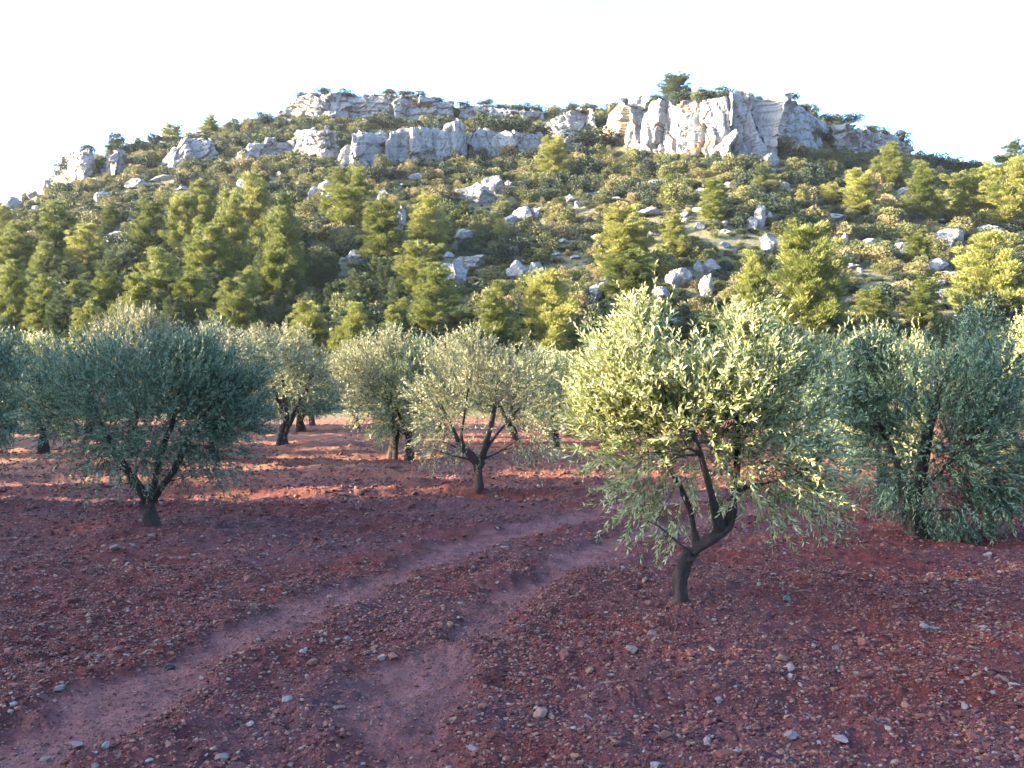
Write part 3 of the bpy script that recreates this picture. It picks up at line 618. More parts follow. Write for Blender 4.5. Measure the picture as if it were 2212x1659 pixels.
blobs = [bl(312, 862, 210, 128, 3.2, 0, 190), bl(165, 870, 95, 95, 1), bl(485, 880, 95, 95, 1), bl(330, 805, 165, 52, .9), bl(170, 960, 80, 70, .3), bl(470, 960, 85, 70, .3), bl(310, 985, 150, 65, .38, -.2), bl(210, 1040, 60, 30, .035), bl(430, 1030, 60, 30, .035), bl(110, 800, 60, 60, .3), bl(540, 800, 50, 60, .3), bl(430, 775, 65, 32, .25), bl(220, 790, 60, 35, .2)]
put_tree('olive_tree', olive_meshes(12, limbs, blobs, 2700, 20, (0.045, 0.07), 0.24, M_olive_shade, droop=0.2, gap=0.6, boughs=90), (X0, D, gz(X0, D)), 0,
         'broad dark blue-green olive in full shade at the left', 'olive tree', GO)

# --- middle olive
bx, by = 1035, 1075; D = FPX * CAMH / (by - HY); L = px_local((bx, by), D); X0 = (bx - CX) / FPX * D
limbs = [([L(1034, 1086), L(1036, 1060), L(1033, 1030), L(1034, 1012)], [0.12, 0.085, 0.08, 0.09]),
         ([L(1030, 1018), L(1010, 995), L(985, 975), L(968, 930, .1), L(930, 860, .2), L(905, 800, .2)], [0.055, 0.05, 0.04, 0.028, 0.02, 0.008]),
         ([L(1000, 985), L(992, 950, -.1), L(1000, 910, -.2), L(1010, 840, -.2)], [0.032, 0.025, 0.018, 0.008]),
         ([L(1038, 1016), L(1048, 985), L(1060, 945), L(1072, 880, .1), L(1080, 800, .1)], [0.055, 0.045, 0.036, 0.025, 0.01]),
         ([L(1052, 980), L(1075, 950, .2), L(1110, 910, .3), L(1160, 850, .4)], [0.036, 0.028, 0.02, 0.008])]
blobs = [bl(1000, 800, 110, 85, 1.6), bl(1120, 820, 100, 90, 1.3), bl(930, 850, 75, 80, .9), bl(1060, 870, 130, 90, 1.0), bl(1180, 870, 60, 90, .7), bl(940, 950, 70, 60, .4), bl(1160, 960, 70, 55, .4), bl(1010, 745, 60, 35, .4), bl(1000, 990, 40, 40, .08)]
put_tree('olive_tree', olive_meshes(13, limbs, blobs, 1150, 18, (0.05, 0.08), 0.26, M_olive_grey, droop=0.2, gap=0.45, boughs=60), (X0, D, gz(X0, D)), 0,
         'airy grey olive on a slender forked trunk beside the end of the track', 'olive tree', GO, (0.9, 0.9, 0.9))

# --- right big olive
bx, by = 1970, 1165; D = FPX * CAMH / (by - HY); L = px_local((bx, by), D); X0 = (bx - CX) / FPX * D
limbs = [([L(1972, 1178), L(1972, 1150), L(1968, 1110), L(1972, 1080)], [0.12, 0.085, 0.075, 0.07]),
         ([L(1970, 1090), L(1950, 1040), L(1925, 960, .1), L(1890, 850, .2)], [0.05, 0.04, 0.028, 0.01]),
         ([L(1974, 1085), L(1990, 1020), L(2010, 920), L(2050, 800), L(2100, 720)], [0.055, 0.045, 0.035, 0.022, 0.01]),
         ([L(1974, 1080), L(2020, 1010, -.2), L(2090, 930, -.3), L(2150, 850, -.3)], [0.04, 0.03, 0.02, 0.01])]
blobs = [bl(2020, 895, 145, 135, 2.6, 0, 170), bl(1905, 870, 75, 100, 1), bl(2110, 830, 80, 100, 1.3), bl(1900, 790, 55, 45, .6), bl(2140, 950, 90, 120, 1), bl(2040, 1040, 130, 95, 1.3), bl(1920, 1000, 80, 90, .7), bl(2110, 735, 36, 38, .25), bl(2060, 1120, 75, 45, .35), bl(2150, 1060, 65, 70, .5), bl(1860, 900, 50, 80, .35)]
put_tree('olive_tree', olive_meshes(14, limbs, blobs, 3000, 20, (0.045, 0.07), 0.24, M_olive_shade, droop=0.35, gap=0.5, boughs=60), (X0, D, gz(X0, D)), 0,
         'dense blue-green olive at the right with branches sweeping down to the soil', 'olive tree', GO)

# --- generic olives for the rows behind
def generic(seed, mat, H=3.6, Rr=1.7, twigs=1500, leaf=(0.08, 0.12), two=False, trunk_r=0.155, lowz=0.95):
    rng = np.random.default_rng(seed)
    limbs = [([(0, 0, -0.15), (0.02, 0, 0.1), (rng.normal() * 0.06, 0, 0.45), (rng.normal() * 0.1, 0, 0.8)], [trunk_r * 1.5, trunk_r * 1.05, trunk_r * 0.85, trunk_r * 0.8])]
    top = np.array(limbs[0][0][-1])
    for k in range(4):
        a = rng.uniform(0, 6.28) if k else 0.4; o = np.array([math.cos(a), math.sin(a), 0])
        limbs.append(([tuple(top - [0, 0, 0.08]), tuple(top + o * 0.25 + [0, 0, 0.35]), tuple(top + o * 0.6 + [0, 0, 0.95]), tuple(top + o * 0.9 + [0, 0, 1.6])], [trunk_r * 0.55, trunk_r * 0.42, trunk_r * 0.28, 0.015]))
    zc = lowz + (H - lowz) * 0.5; hz = (H - lowz) * 0.5
    blobs = [(0, 0, zc, Rr * 0.8, Rr * 0.8, hz * 0.85, 2.2)]
    for k in range(9):
        a = k * 0.7 + rng.uniform(-.3, .3); zz = zc + rng.uniform(-0.55, 0.5) * hz; rr = Rr * rng.uniform(0.45, 0.72)
        blobs.append((math.cos(a) * rr, math.sin(a) * rr, zz, Rr * rng.uniform(.28, .42), Rr * rng.uniform(.28, .42), hz * rng.uniform(.3, .45), .5))
    for k in range(5):
        blobs.append((rng.uniform(-.55, .55) * Rr, rng.uniform(-.5, .5) * Rr, H - hz * rng.uniform(.15, .4), Rr * 0.22, Rr * 0.22, hz * 0.32, .22))
    return olive_meshes(seed, limbs, blobs, twigs, 14, leaf, 0.3, mat, droop=0.25, gap=0.35, boughs=40, twig=(0.22, 0.42))
G = {'g1': generic(21, M_olive_grey, lowz=0.72, twigs=1700), 'g2': generic(22, M_olive_grey, lowz=0.45, twigs=1700), 'g3': generic(23, M_olive, lowz=0.55, twigs=1700), 'g4': generic(24, M_olive_shade, lowz=0.5, twigs=1700)}
GEN = [  # base px, base py, variant, crown top py, crown width px, rotation, label
 (612, 970, 'g1', 700, 250, 0.3, 'old olive with a hollow split trunk behind the shaded left olive'),
 (463, 1008, 'g2', 690, 260, 1.3, 'olive half hidden by the right side of the shaded left olive'),
 (290, 990, 'g1', 668, 210, 2.2, 'olive whose silver top shows above the shaded left olive'),
 (848, 996, 'g2', 700, 240, 4.0, 'thick trunked olive left of a close pair at the centre'),
 (882, 998, 'g3', 720, 190, 5.1, 'olive right of a close pair behind the middle olive'),
 (1196, 972, 'g3', 745, 210, 0.9, 'olive with a leaning dark trunk between middle and front olives'),
 (650, 938, 'g4', 770, 190, 2.0, 'shaded olive deep in the row left of the close pair'),
 (676, 922, 'g4', 775, 120, 3.0, 'small dark olive at the far end of the left gap'),
 (1110, 962, 'g1', 760, 190, 3.3, 'olive directly behind the crown of the middle olive'),
 (960, 950, 'g2', 735, 200, 0.2, 'farther olive showing above the close pair at the centre'),
 (1330, 975, 'g3', 750, 210, 1.1, 'olive hidden behind the left half of the front olive'),
 (1480, 965, 'g2', 770, 220, 2.7, 'olive far behind the middle of the front olive'),
 (1835, 1045, 'g4', 730, 240, 0.5, 'bluish olive between the front olive and the right olive'),
 (1700, 985, 'g2', 780, 200, 0.7, 'olive far behind the right side of the front olive'),
 (1905, 1085, 'g3', 700, 240, 1.9, 'sunlit olive showing pale tips left of the dense right olive'),
 (2230, 1100, 'g3', 668, 300, 2.4, 'sunlit olive cut by the right edge of the picture'),
 (2120, 990, 'g1', 770, 220, 4.1, 'distant olive behind the dense right olive'),
 (95, 985, 'g3', 715, 190, 2.9, 'lit olive behind the left edge of the shaded left olive'),
 (-50, 1098, 'g4', 660, 250, 0.9, 'dark olive cut by the left edge of the picture'),
 (30, 945, 'g3', 745, 150, 3.7, 'farther olive at the left edge behind the dark one'),
 (190, 940, 'g2', 760, 170, 3.9, 'farthest olive of the left rows behind the shaded left olive'),
 (545, 935, 'g1', 740, 170, 5.5, 'far olive between the shaded left olive and the split trunk'),
 (770, 930, 'g1', 745, 150, 2.5, 'far olive in the gap left of the centre pair'),
]
for (px, py, v, tp, wd, rz, lab) in GEN:
    Dd = FPX * CAMH / (py - HY); x = (px - CX) / FPX * Dd
    h = (py - tp) * Dd / FPX; wm = wd * Dd / FPX
    put_tree('olive_tree', G[v], (x, Dd, gz(x, Dd)), rz, lab, 'olive tree', GO, (wm / 3.6, wm / 3.6, h / 3.9))

# ------------------------------------------------------------------ pines, oaks, shrubs
def pine_meshes(seed, mat, H=8.0, Rr=1.9, shape='cone', n_cl=95, cl=(0.30, 0.56), card=(0.20, 0.38), bare=0.08, whorls=17):
    rng = np.random.default_rng(seed)
    lean = rng.normal(size=2) * 0.25
    parts = [tube([(0, 0, -0.6), (lean[0] * .2, lean[1] * .2, H * .25), (lean[0] * .7, lean[1] * .7, H * .6), (lean[0], lean[1], H * .97)], [0.2, 0.15, 0.1, 0.02], 8, seed, .3)]
    cc, cd, cr = [], [], []
    lob = rng.uniform(0, 6.28, 3)
    for k in range(whorls):
        t = bare + (1 - bare) * (k + rng.uniform(-.3, .3)) / whorls; t = min(max(t, 0.04), 0.99)
        if shape == 'cone': prof = (1 - t) ** 0.75 * (0.55 + 0.45 * min(1, t / 0.25)) * 1.15
        elif shape == 'round': prof = math.sqrt(max(0.02, 1 - ((t - 0.5) / 0.52) ** 2))
        else: prof = (1 - t) ** 0.5 * (0.6 + .4 * min(1, t / .2))
        nb = 4 + (t < 0.7) * 2
        for b in range(nb):
            a = rng.uniform(0, 6.28); ln = Rr * prof * rng.uniform(0.55, 1.18) * (1 + 0.18 * math.sin(2 * a + lob[0]) * math.sin(5 * t + lob[1])) + 0.15
            o = np.array([math.cos(a), math.sin(a), 0]); z0 = H * t; rise = ln * (0.25 + 0.5 * t) * rng.uniform(.6, 1.3)
            ax = np.array([lean[0] * t, lean[1] * t, z0])
            tip = ax + o * ln + np.array([0, 0, rise])
            if ln > 0.5 and k % 2 == 0: parts.append(tube([ax, ax + o * ln * .5 + [0, 0, rise * .3], tip], [0.045, 0.03, 0.01], 4))
            for f in np.linspace(0.35, 1.0, max(1, int(ln / 0.55) + 1)):
                c = ax + o * ln * f + np.array([0, 0, rise * f ** 1.6]) + rng.normal(size=3) * 0.12
                cc.append(c); cd.append(unit((o * 0.65 + np.array([0, 0, 0.9]))[None])[0]); cr.append(rng.uniform(*cl) * (0.75 + 0.35 * (1 - t)))
    cc = np.array(cc); cd = np.array(cd); cr = np.array(cr); m = len(cc)
    q = unit(rng.normal(size=(m * n_cl, 3)) + np.repeat(cd, n_cl, 0) * 0.75)
    rad = np.repeat(cr, n_cl) * rng.uniform(0.35, 1, m * n_cl)
    P = np.repeat(cc, n_cl, 0) + q * rad[:, None] * np.array([1, 1, .8])
    d = unit(q * 0.8 + np.repeat(cd, n_cl, 0) * 1.1 + rng.normal(size=q.shape) * .25)
    ln = rng.uniform(*card, len(P))
    V, F = cards(P, d, ln, ln * 0.20, rng)
    rnd = np.clip(np.repeat(rng.uniform(0.3, 0.7, m), n_cl) + rng.normal(size=len(F)) * .15, 0, 1)
    Vt, Ft = join(parts)
    return mesh_np('trunk', Vt, Ft, M_pbark, True), mesh_np('crown', V, F, mat, False, {'rnd': ('FACE', rnd)})
PN = {'a': pine_meshes(31, M_pine), 'b': pine_meshes(32, M_pine, Rr=2.3), 'c': pine_meshes(33, M_pine, shape='fat', Rr=2.0), 'd': pine_meshes(34, M_pine, shape='round', Rr=2.2, bare=0.12),
      'e': pine_meshes(35, M_pine, Rr=1.5), 'w': pine_meshes(38, M_pine, shape='fat', Rr=2.4, bare=.05, n_cl=115, whorls=20),
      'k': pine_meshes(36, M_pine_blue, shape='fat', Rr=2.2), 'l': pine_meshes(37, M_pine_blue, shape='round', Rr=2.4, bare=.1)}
PW = {'a': 4.4, 'b': 5.2, 'c': 4.8, 'd': 5.2, 'e': 3.6, 'w': 5.6, 'k': 5.2, 'l': 5.6}
GP = 'pines on the hillside'
PINES = [  # px, base py, top py, width px, variant, label
 (1195, 388, 293, 72, 'c', 'lone yellow-green pine just below the bright rock dome'),
 (755, 500, 368, 92, 'd', 'broad rounded yellow pine right of the boulder stack'),
 (825, 568, 424, 96, 'c', 'tall narrow pine with low spreading branches left of centre'),
 (925, 532, 418, 84, 'c', 'upright pine below the streaked wall left of the lone boulder'),
 (1345, 600, 446, 135, 'w', 'broad leafy pine behind a lower one at the centre right'),
 (1350, 662, 545, 98, 'd', 'lower rounded pine in front of the broad centre right pine'),
 (1456, 560, 463, 60, 'a', 'light slim conical pine right of the broad pine pair'),
 (1545, 478, 380, 58, 'e', 'slim pale pine under the foot of the tallest cliff'),
 (1740, 748, 484, 176, 'w', 'largest yellow pine on the hill with a heavy dark right side'),
 (1628, 725, 538, 78, 'a', 'narrow pine left of the largest yellow pine'),
 (2140, 700, 495, 140, 'b', 'big bright conical pine near the right edge'),
 (1995, 712, 600, 70, 'c', 'small dense yellow pine above the sunlit right olive tips'),
 (1982, 576, 498, 50, 'd', 'small round light pine on the right slope'),
 (1996, 478, 343, 72, 'a', 'tall slim pine high on the right slope'),
 (1925, 402, 304, 74, 'b', 'pine on the shoulder right of the shadowed rim'),
 (1855, 462, 364, 72, 'c', 'fluffy pine in the middle of the upper right slope'),
 (2105, 484, 368, 98, 'd', 'broad pine on the upper right slope near the edge'),
 (2190, 420, 306, 88, 'k', 'dark pine on the skyline at the right edge'),
 (2185, 500, 350, 110, 'd', 'pine in front of the dark skyline pine at the right edge'),
 (1180, 775, 586, 136, 'c', 'large yellow pine above the centre of the olive rows'),
 (1070, 765, 606, 88, 'a', 'slender pine left of the large yellow pine above the grove'),
 (940, 725, 572, 100, 'c', 'lower pine of the stepped pair left of centre'),
 (908, 650, 528, 86, 'd', 'upper pine of the stepped pair left of centre'),
 (1080, 522, 470, 36, 'a', 'tiny bright cone-shaped pine in the dark hollow'),
 (1158, 462, 443, 16, 'a', 'tiny yellow seedling pine beside the bright boulder'),
 (1212, 462, 426, 24, 'd', 'young pine on a thin stem right of the bright boulder'),
 (1440, 446, 394, 34, 'e', 'young light pine between centre and right pines high up'),
 (505, 760, 603, 96, 'c', 'pine in front of the dark wood above the shaded left olive'),
 (665, 780, 652, 96, 'c', 'spiky pine just above the left centre olives'),
 (772, 790, 650, 84, 'a', 'pine directly above the close olive pair'),
 (728, 790, 700, 44, 'e', 'short narrow pine tucked between two spiky pines'),
 (850, 780, 655, 50, 'e', 'slim pine right of the pine above the close olive pair'),
 (192, 780, 655, 80, 'c', 'pale pine directly above the left part of the shaded olive'),
 (95, 740, 598, 86, 'c', 'pine in the lower left corner of the wood'),
 (22, 745, 555, 92, 'b', 'tall pine at the left edge of the picture'),
 (118, 570, 430, 92, 'b', 'upper left pine of the wood beneath the shaded skyline boulder'),
 (188, 610, 480, 88, 'b', 'bent wide pine in the left wood under the flat boulder'),
 (320, 575, 430, 84, 'c', 'first upright pine of the wood group left of its summit'),
 (386, 570, 420, 66, 'c', 'second upright pine of the wood group leaning left'),
 (432, 560, 383, 76, 'b', 'tallest pale pine in the upper left wood'),
 (548, 560, 366, 104, 'b', 'big sloping pine below the square white boulder'),
 (500, 600, 412, 76, 'c', 'pine left beside the big sloping pine'),
 (604, 650, 438, 92, 'b', 'yellow pine with open branches at the right end of the left wood'),
 (618, 560, 415, 50, 'e', 'narrow pale pine behind the open branched one'),
 (452, 640, 488, 120, 'w', 'wide layered pine in the middle of the left wood'),
 (345, 700, 530, 112, 'b', 'large pale pine low in the middle of the left wood'),
 (300, 740, 600, 100, 'w', 'lowest broad pine of the left wood above the olive'),
 (228, 700, 588, 84, 'a', 'grey-green pine in the lower left wood'),
 (100, 640, 520, 70, 'a', 'slim pine between the lower and upper left pines'),
 (30, 600, 480, 80, 'w', 'half lit pine at the left edge of the wood'),
 (408, 720, 590, 90, 'c', 'pine between the lowest broad pine and the dark wood'),
 (160, 700, 600, 60, 'e', 'thin pine squeezed between two lower left pines'),
 (247, 318, 270, 44, 'k', 'bluish pine standing on the left skyline'),
 (331, 288, 262, 26, 'l', 'small bluish pine on the left skyline, right of two'),
 (295, 302, 274, 17, 'k', 'tiny bluish pine between two on the left skyline'),
 (370, 305, 267, 36, 'd', 'light small pine on the left skyline by the white rock'),
 (453, 290, 246, 34, 'a', 'light conical pine on the left skyline above the slabs'),
 (158, 325, 306, 14, 'l', 'tiny bush-like pine on top of the far left cliff'),
 (1460, 216, 160, 56, 'l', 'lone dark pine on the flat summit above the tallest cliff'),
 (700, 470, 420, 30, 'e', 'small pine in the shade under the boulder stack'),
 (1002, 488, 432, 38, 'k', 'dark young pine below the largest boulder'),
 (870, 700, 640, 40, 'e', 'small pine low in front of the stepped pair'),
 (1730, 450, 408, 26, 'a', 'small pine cone on the upper right slope'),
 (1795, 440, 396, 40, 'd', 'soft light young pine on the upper right slope'),
 (1640, 420, 380, 30, 'd', 'young pale pine right of the slim cliff foot pine'),
 (1885, 700, 625, 60, 'd', 'green young pine low between the two right pines'),
 (2196, 700, 560, 70, 'a', 'pine cut by the right edge behind the big conical pine'),
 (170, 425, 392, 30, 'a', 'small light pine under the far left cliff'),
 (235, 490, 440, 36, 'e', 'light young pine by the tiny boulder on the left'),
 (0, 520, 440, 60, 'b', 'pine at the left edge under the shaded boulder'),
]
def yaw_for(rng): return rng.uniform(0, 6.28)
rng = np.random.default_rng(5)
PB = []
for (px, pb, tp, wd, v, lab) in PINES:
    x, y, z = hill_hit(px, pb); h = (pb - tp) * y / FPX; wm = wd * y / FPX
    PB.append((x, y))
    put_tree('pine_tree', PN[v], (x, y, z - 0.1), rng.uniform(0, 6.28), lab, 'pine tree', GP, (wm / PW[v] * 1.16, wm / PW[v] * 1.16, h / 8.2))
# darker trees that fill the wood and the foot of the hill
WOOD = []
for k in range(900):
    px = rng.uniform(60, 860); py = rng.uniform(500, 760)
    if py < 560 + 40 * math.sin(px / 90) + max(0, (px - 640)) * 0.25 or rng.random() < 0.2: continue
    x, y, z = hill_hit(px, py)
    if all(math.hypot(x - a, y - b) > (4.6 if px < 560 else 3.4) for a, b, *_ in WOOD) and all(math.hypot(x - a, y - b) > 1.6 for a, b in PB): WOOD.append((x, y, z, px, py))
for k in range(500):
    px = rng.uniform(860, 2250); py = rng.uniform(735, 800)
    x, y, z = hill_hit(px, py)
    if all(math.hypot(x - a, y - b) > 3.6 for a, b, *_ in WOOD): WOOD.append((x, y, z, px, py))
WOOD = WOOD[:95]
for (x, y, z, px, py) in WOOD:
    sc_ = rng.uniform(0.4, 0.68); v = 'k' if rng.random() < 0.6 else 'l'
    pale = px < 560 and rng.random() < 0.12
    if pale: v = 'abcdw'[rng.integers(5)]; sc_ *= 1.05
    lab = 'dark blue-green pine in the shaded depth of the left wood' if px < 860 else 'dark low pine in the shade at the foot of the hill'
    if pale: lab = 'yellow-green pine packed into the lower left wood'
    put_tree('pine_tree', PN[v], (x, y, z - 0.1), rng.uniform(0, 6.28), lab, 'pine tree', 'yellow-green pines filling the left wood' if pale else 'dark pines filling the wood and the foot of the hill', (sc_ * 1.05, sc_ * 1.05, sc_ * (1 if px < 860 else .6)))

def shrub_mesh(name, seed, mat, Rr=1.2, H=1.3, lumps=15, per=130, card=(0.10, 0.20)):
    rng = np.random.default_rng(seed)
    a = rng.uniform(0, 6.28, lumps); f = np.sqrt(rng.random(lumps)) * 0.72
    c = np.stack([np.cos(a) * f * Rr, np.sin(a) * f * Rr, H * (0.08 + 0.62 * rng.random(lumps) * (1 - f ** 2 * .6))], 1)
    lr = rng.uniform(0.26, 0.46, lumps) * Rr
    q = unit(rng.normal(size=(lumps * per, 3)) + np.array([0, 0, .35])); P = np.repeat(c, per, 0) + q * np.repeat(lr, per)[:, None] * rng.uniform(.7, 1, lumps * per)[:, None]
    P[:, 2] = np.maximum(P[:, 2], 0.0)
    d = unit(q + rng.normal(size=q.shape) * .6); ln = rng.uniform(*card, len(P))
    V, F = cards(P, d, ln, ln * 0.6, rng)
    rnd = np.clip(np.repeat(rng.uniform(.35, .65, lumps), per) + rng.normal(size=len(F)) * .13, 0, 1)
    return mesh_np(name, V, F, mat, False, {'rnd': ('FACE', rnd)})
SH = [shrub_mesh('shrub', 50 + k, M_shrub, Rr=(1.2, 1.0, 1.4, 1.1, 1.3)[k], H=(1.5, 1.7, 1.2, 1.4, 1.8)[k]) for k in range(5)]
M_green = leaf_mat('green scrub leaf', [(0, (0.026, 0.036, 0.012)), (0.5, (0.070, 0.078, 0.024)), (1, (0.14, 0.135, 0.045))], transl=0.2, rough=0.6, spread=0.6, gain=1.15)
SH += [shrub_mesh('shrub', 70 + k, M_green, Rr=(1.3, 1.1, 1.5)[k], H=(1.7, 2.0, 1.3)[k], lumps=19) for k in range(3)]
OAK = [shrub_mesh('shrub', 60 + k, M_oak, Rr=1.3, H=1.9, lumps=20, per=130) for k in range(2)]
# summit and terrace shrubs placed one by one: px, base py, width px, height px, dark, label
def cliff_top(key, px):
    A = CL[key][1][3]; p = CX + FPX * A[:, 0] / A[:, 1]; m = A[np.abs(p - px) < 8]
    if not len(m): m = A[np.argsort(np.abs(p - px))[:20]]
    y1 = m[:, 1].min() + 1.6; i = int(np.argmin(np.abs(m[:, 1] - y1))); return m[i, 0], m[i, 1], m[i, 2] - 0.3
TOPS = [('crown', 655, 30, 10), ('crown', 700, 40, 12), ('crown', 735, 50, 14), ('crown', 770, 40, 10), ('crown', 845, 46, 12), ('crown', 880, 40, 12), ('crown', 915, 36, 11), ('crown', 950, 36, 12), ('crownr', 1000, 36, 12), ('crownr', 1045, 40, 11), ('crownr', 1080, 36, 9),
        ('crownr', 1120, 46, 12), ('crownr', 1160, 44, 12), ('dome', 1235, 44, 9), ('dome', 1270, 40, 11), ('knob', 1350, 14, 11), ('knob', 1378, 26, 9), ('main', 1425, 34, 9), ('main', 1468, 60, 20), ('main', 1530, 46, 18), ('main', 1560, 56, 22),
        ('shade', 1715, 40, 10), ('shade', 1745, 30, 10), ('shade', 1805, 30, 10), ('shade2', 1848, 50, 14), ('shade2', 1880, 40, 11), ('shade2', 1915, 36, 11), ('shade2', 1955, 40, 12),
        ('wall', 900, 40, 14), ('wall', 960, 34, 8), ('bastion', 845, 30, 8), ('wall_low', 1050, 60, 26), ('wall_low', 1090, 60, 28), ('wall_low', 1130, 56, 24), ('wall_low', 1165, 50, 20), ('ledge', 600, 40, 12), ('step', 680, 30, 8), ('left3', 440, 34, 14), ('far_left', 190, 40, 12), ('left2', 262, 40, 16)]
NMT = {'crown': 'layered left summit crown', 'crownr': 'low rim on the saddle', 'dome': 'bright rock dome', 'knob': 'pointed pale shoulder', 'main': 'tallest cream cliff', 'shade': 'shadowed cliff', 'shade2': 'low shadowed rim', 'wall': 'streaked grey wall', 'bastion': 'rounded cracked buttress',
       'wall_low': 'shaded low wall', 'ledge': 'flat-topped ledge', 'step': 'stepped rock wall', 'left3': 'slanting white slabs', 'far_left': 'far left cliff', 'left2': 'pale buttress on the left'}
seen = {}
GS = 'shrubs on the hill'
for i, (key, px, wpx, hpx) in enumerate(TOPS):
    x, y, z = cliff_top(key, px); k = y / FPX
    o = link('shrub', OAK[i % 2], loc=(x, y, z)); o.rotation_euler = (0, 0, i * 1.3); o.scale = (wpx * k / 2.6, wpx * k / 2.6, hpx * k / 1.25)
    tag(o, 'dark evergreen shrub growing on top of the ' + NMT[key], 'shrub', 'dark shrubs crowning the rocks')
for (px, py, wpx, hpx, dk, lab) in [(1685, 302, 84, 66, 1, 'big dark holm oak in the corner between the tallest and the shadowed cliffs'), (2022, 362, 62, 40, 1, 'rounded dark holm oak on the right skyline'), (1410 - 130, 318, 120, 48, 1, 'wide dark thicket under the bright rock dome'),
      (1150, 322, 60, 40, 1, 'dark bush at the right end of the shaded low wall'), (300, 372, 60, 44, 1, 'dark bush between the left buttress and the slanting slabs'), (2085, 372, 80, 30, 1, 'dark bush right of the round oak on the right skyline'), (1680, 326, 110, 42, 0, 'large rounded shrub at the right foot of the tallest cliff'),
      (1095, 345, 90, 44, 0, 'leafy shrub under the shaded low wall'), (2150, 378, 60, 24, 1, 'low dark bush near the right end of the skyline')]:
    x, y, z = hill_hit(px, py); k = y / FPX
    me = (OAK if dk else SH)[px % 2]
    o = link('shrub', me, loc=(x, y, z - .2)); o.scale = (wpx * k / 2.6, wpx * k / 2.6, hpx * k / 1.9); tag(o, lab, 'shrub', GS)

# ---- scattered garrigue
rng = np.random.default_rng(9)
pts = []
grid = {}
def free(x, y, r):
    gx, gy = int(x // 3), int(y // 3)
    for a in (-1, 0, 1):
        for b in (-1, 0, 1):
            for (u, v, rr) in grid.get((gx + a, gy + b), ()):
                if (u - x) ** 2 + (v - y) ** 2 < (0.60 * (r + rr)) ** 2: return False
    grid.setdefault((gx, gy), []).append((x, y, r)); return True
BP = []
for (px, py, wpx, hpx, *_r) in BOULD:
    x, y, z = hill_hit(px, py); BP.append((x, y, wpx * y / FPX * 0.5))
BPa = np.array(BP)
CLP = [np.stack([v[1][0], v[1][1]], 1) for v in CL.values()]
Nc = 60000
cs = rng.uniform(-0.70, 0.70, Nc); cy = np.sqrt(rng.uniform(58 ** 2, 262 ** 2, Nc)); cxx = cs * cy; cz = hill_z(cxx, cy)
dens = fbm(cxx / 14, cy / 14, 0, 41, 3)
cand = [(cxx[i], cy[i], cz[i], dens[i]) for i in range(Nc)]
for (x, y, z, dn) in cand:
    px = CX + FPX * x / y; py = HY - FPX * (z - 1.6) / y
    r = 0.7 + 2.0 * rng.random() ** 2.0 * (0.8 if py > 620 else 1)
    if dn < -0.75 and rng.random() < 0.7: continue
    # keep the faces of boulders and cliffs clear on the camera side
    db = (np.abs(BPa[:, 0] - x) < BPa[:, 2] + r * .6) & (BPa[:, 1] - y > -BPa[:, 2] * 1.2) & (BPa[:, 1] - y < 4.5 + r * 1.3)
    if db.any(): continue
    bad = False
    for A in CLP:
        m = np.abs(A[:, 0] - x) < 1.2
        if m.any():
            yy = A[m, 1].min()
            if -3.0 < yy - y < 2.2 * r - 0.2: bad = True; break
            if -17 < yy - y <= -3: bad = False
    if bad: continue
    if free(x, y, r): pts.append((x, y, z, r, px, py))
    if len(pts) > 9000: break
pts = np.array(pts); print('SHRUBS', len(pts))
# lift the ones that stand on a cliff's flat top
def region(px, py):
    v = 'upper' if py < 380 else ('middle' if py < 540 else 'lower')
    h = 'left' if px < 740 else ('central' if px < 1480 else 'right')
    return v, h
vis = (pts[:, 4] > -20) & (pts[:, 4] < 2235) & (pts[:, 5] < 700)
score = np.where(vis, pts[:, 3] / pts[:, 1], 0); order = np.argsort(-score)
ind = order[:250]; rest = order[250:]
ALLS = SH + OAK
def species(x, y, i):
    n = fbm(np.array([x / 11]), np.array([y / 11]), 0, 71, 2)[0]; h = _hash(np.array([int(i)]), np.array([3]), np.array([1]), 4)[0]
    n += (h - .5) * 0.7
    if n > 0.5: return 5 + int(h * 997) % 3
    if n < -0.62: return 8 + int(h * 997) % 2
    return int(h * 997) % 5
for i in ind:
    x, y, z, r, px, py = pts[i]; v, h = region(px, py)
    k = species(x, y, i)
    o = link('shrub', ALLS[k], loc=(x, y, z - 0.15)); o.rotation_euler = (0, 0, i * 2.1); s = r / 1.2; o.scale = (s, s, s * rng.uniform(.75, 1.15))
    tone = ['rounded grey-brown', 'upright olive-brown', 'low spreading brownish', 'dense grey-brown', 'tall tufted', 'green rounded', 'tall green', 'wide green', 'dark evergreen', 'deep green'][k]
    tag(o, f'{tone} garrigue shrub on the {v} {h} slope', 'shrub', f'garrigue shrubs on the {v} {h} slope')

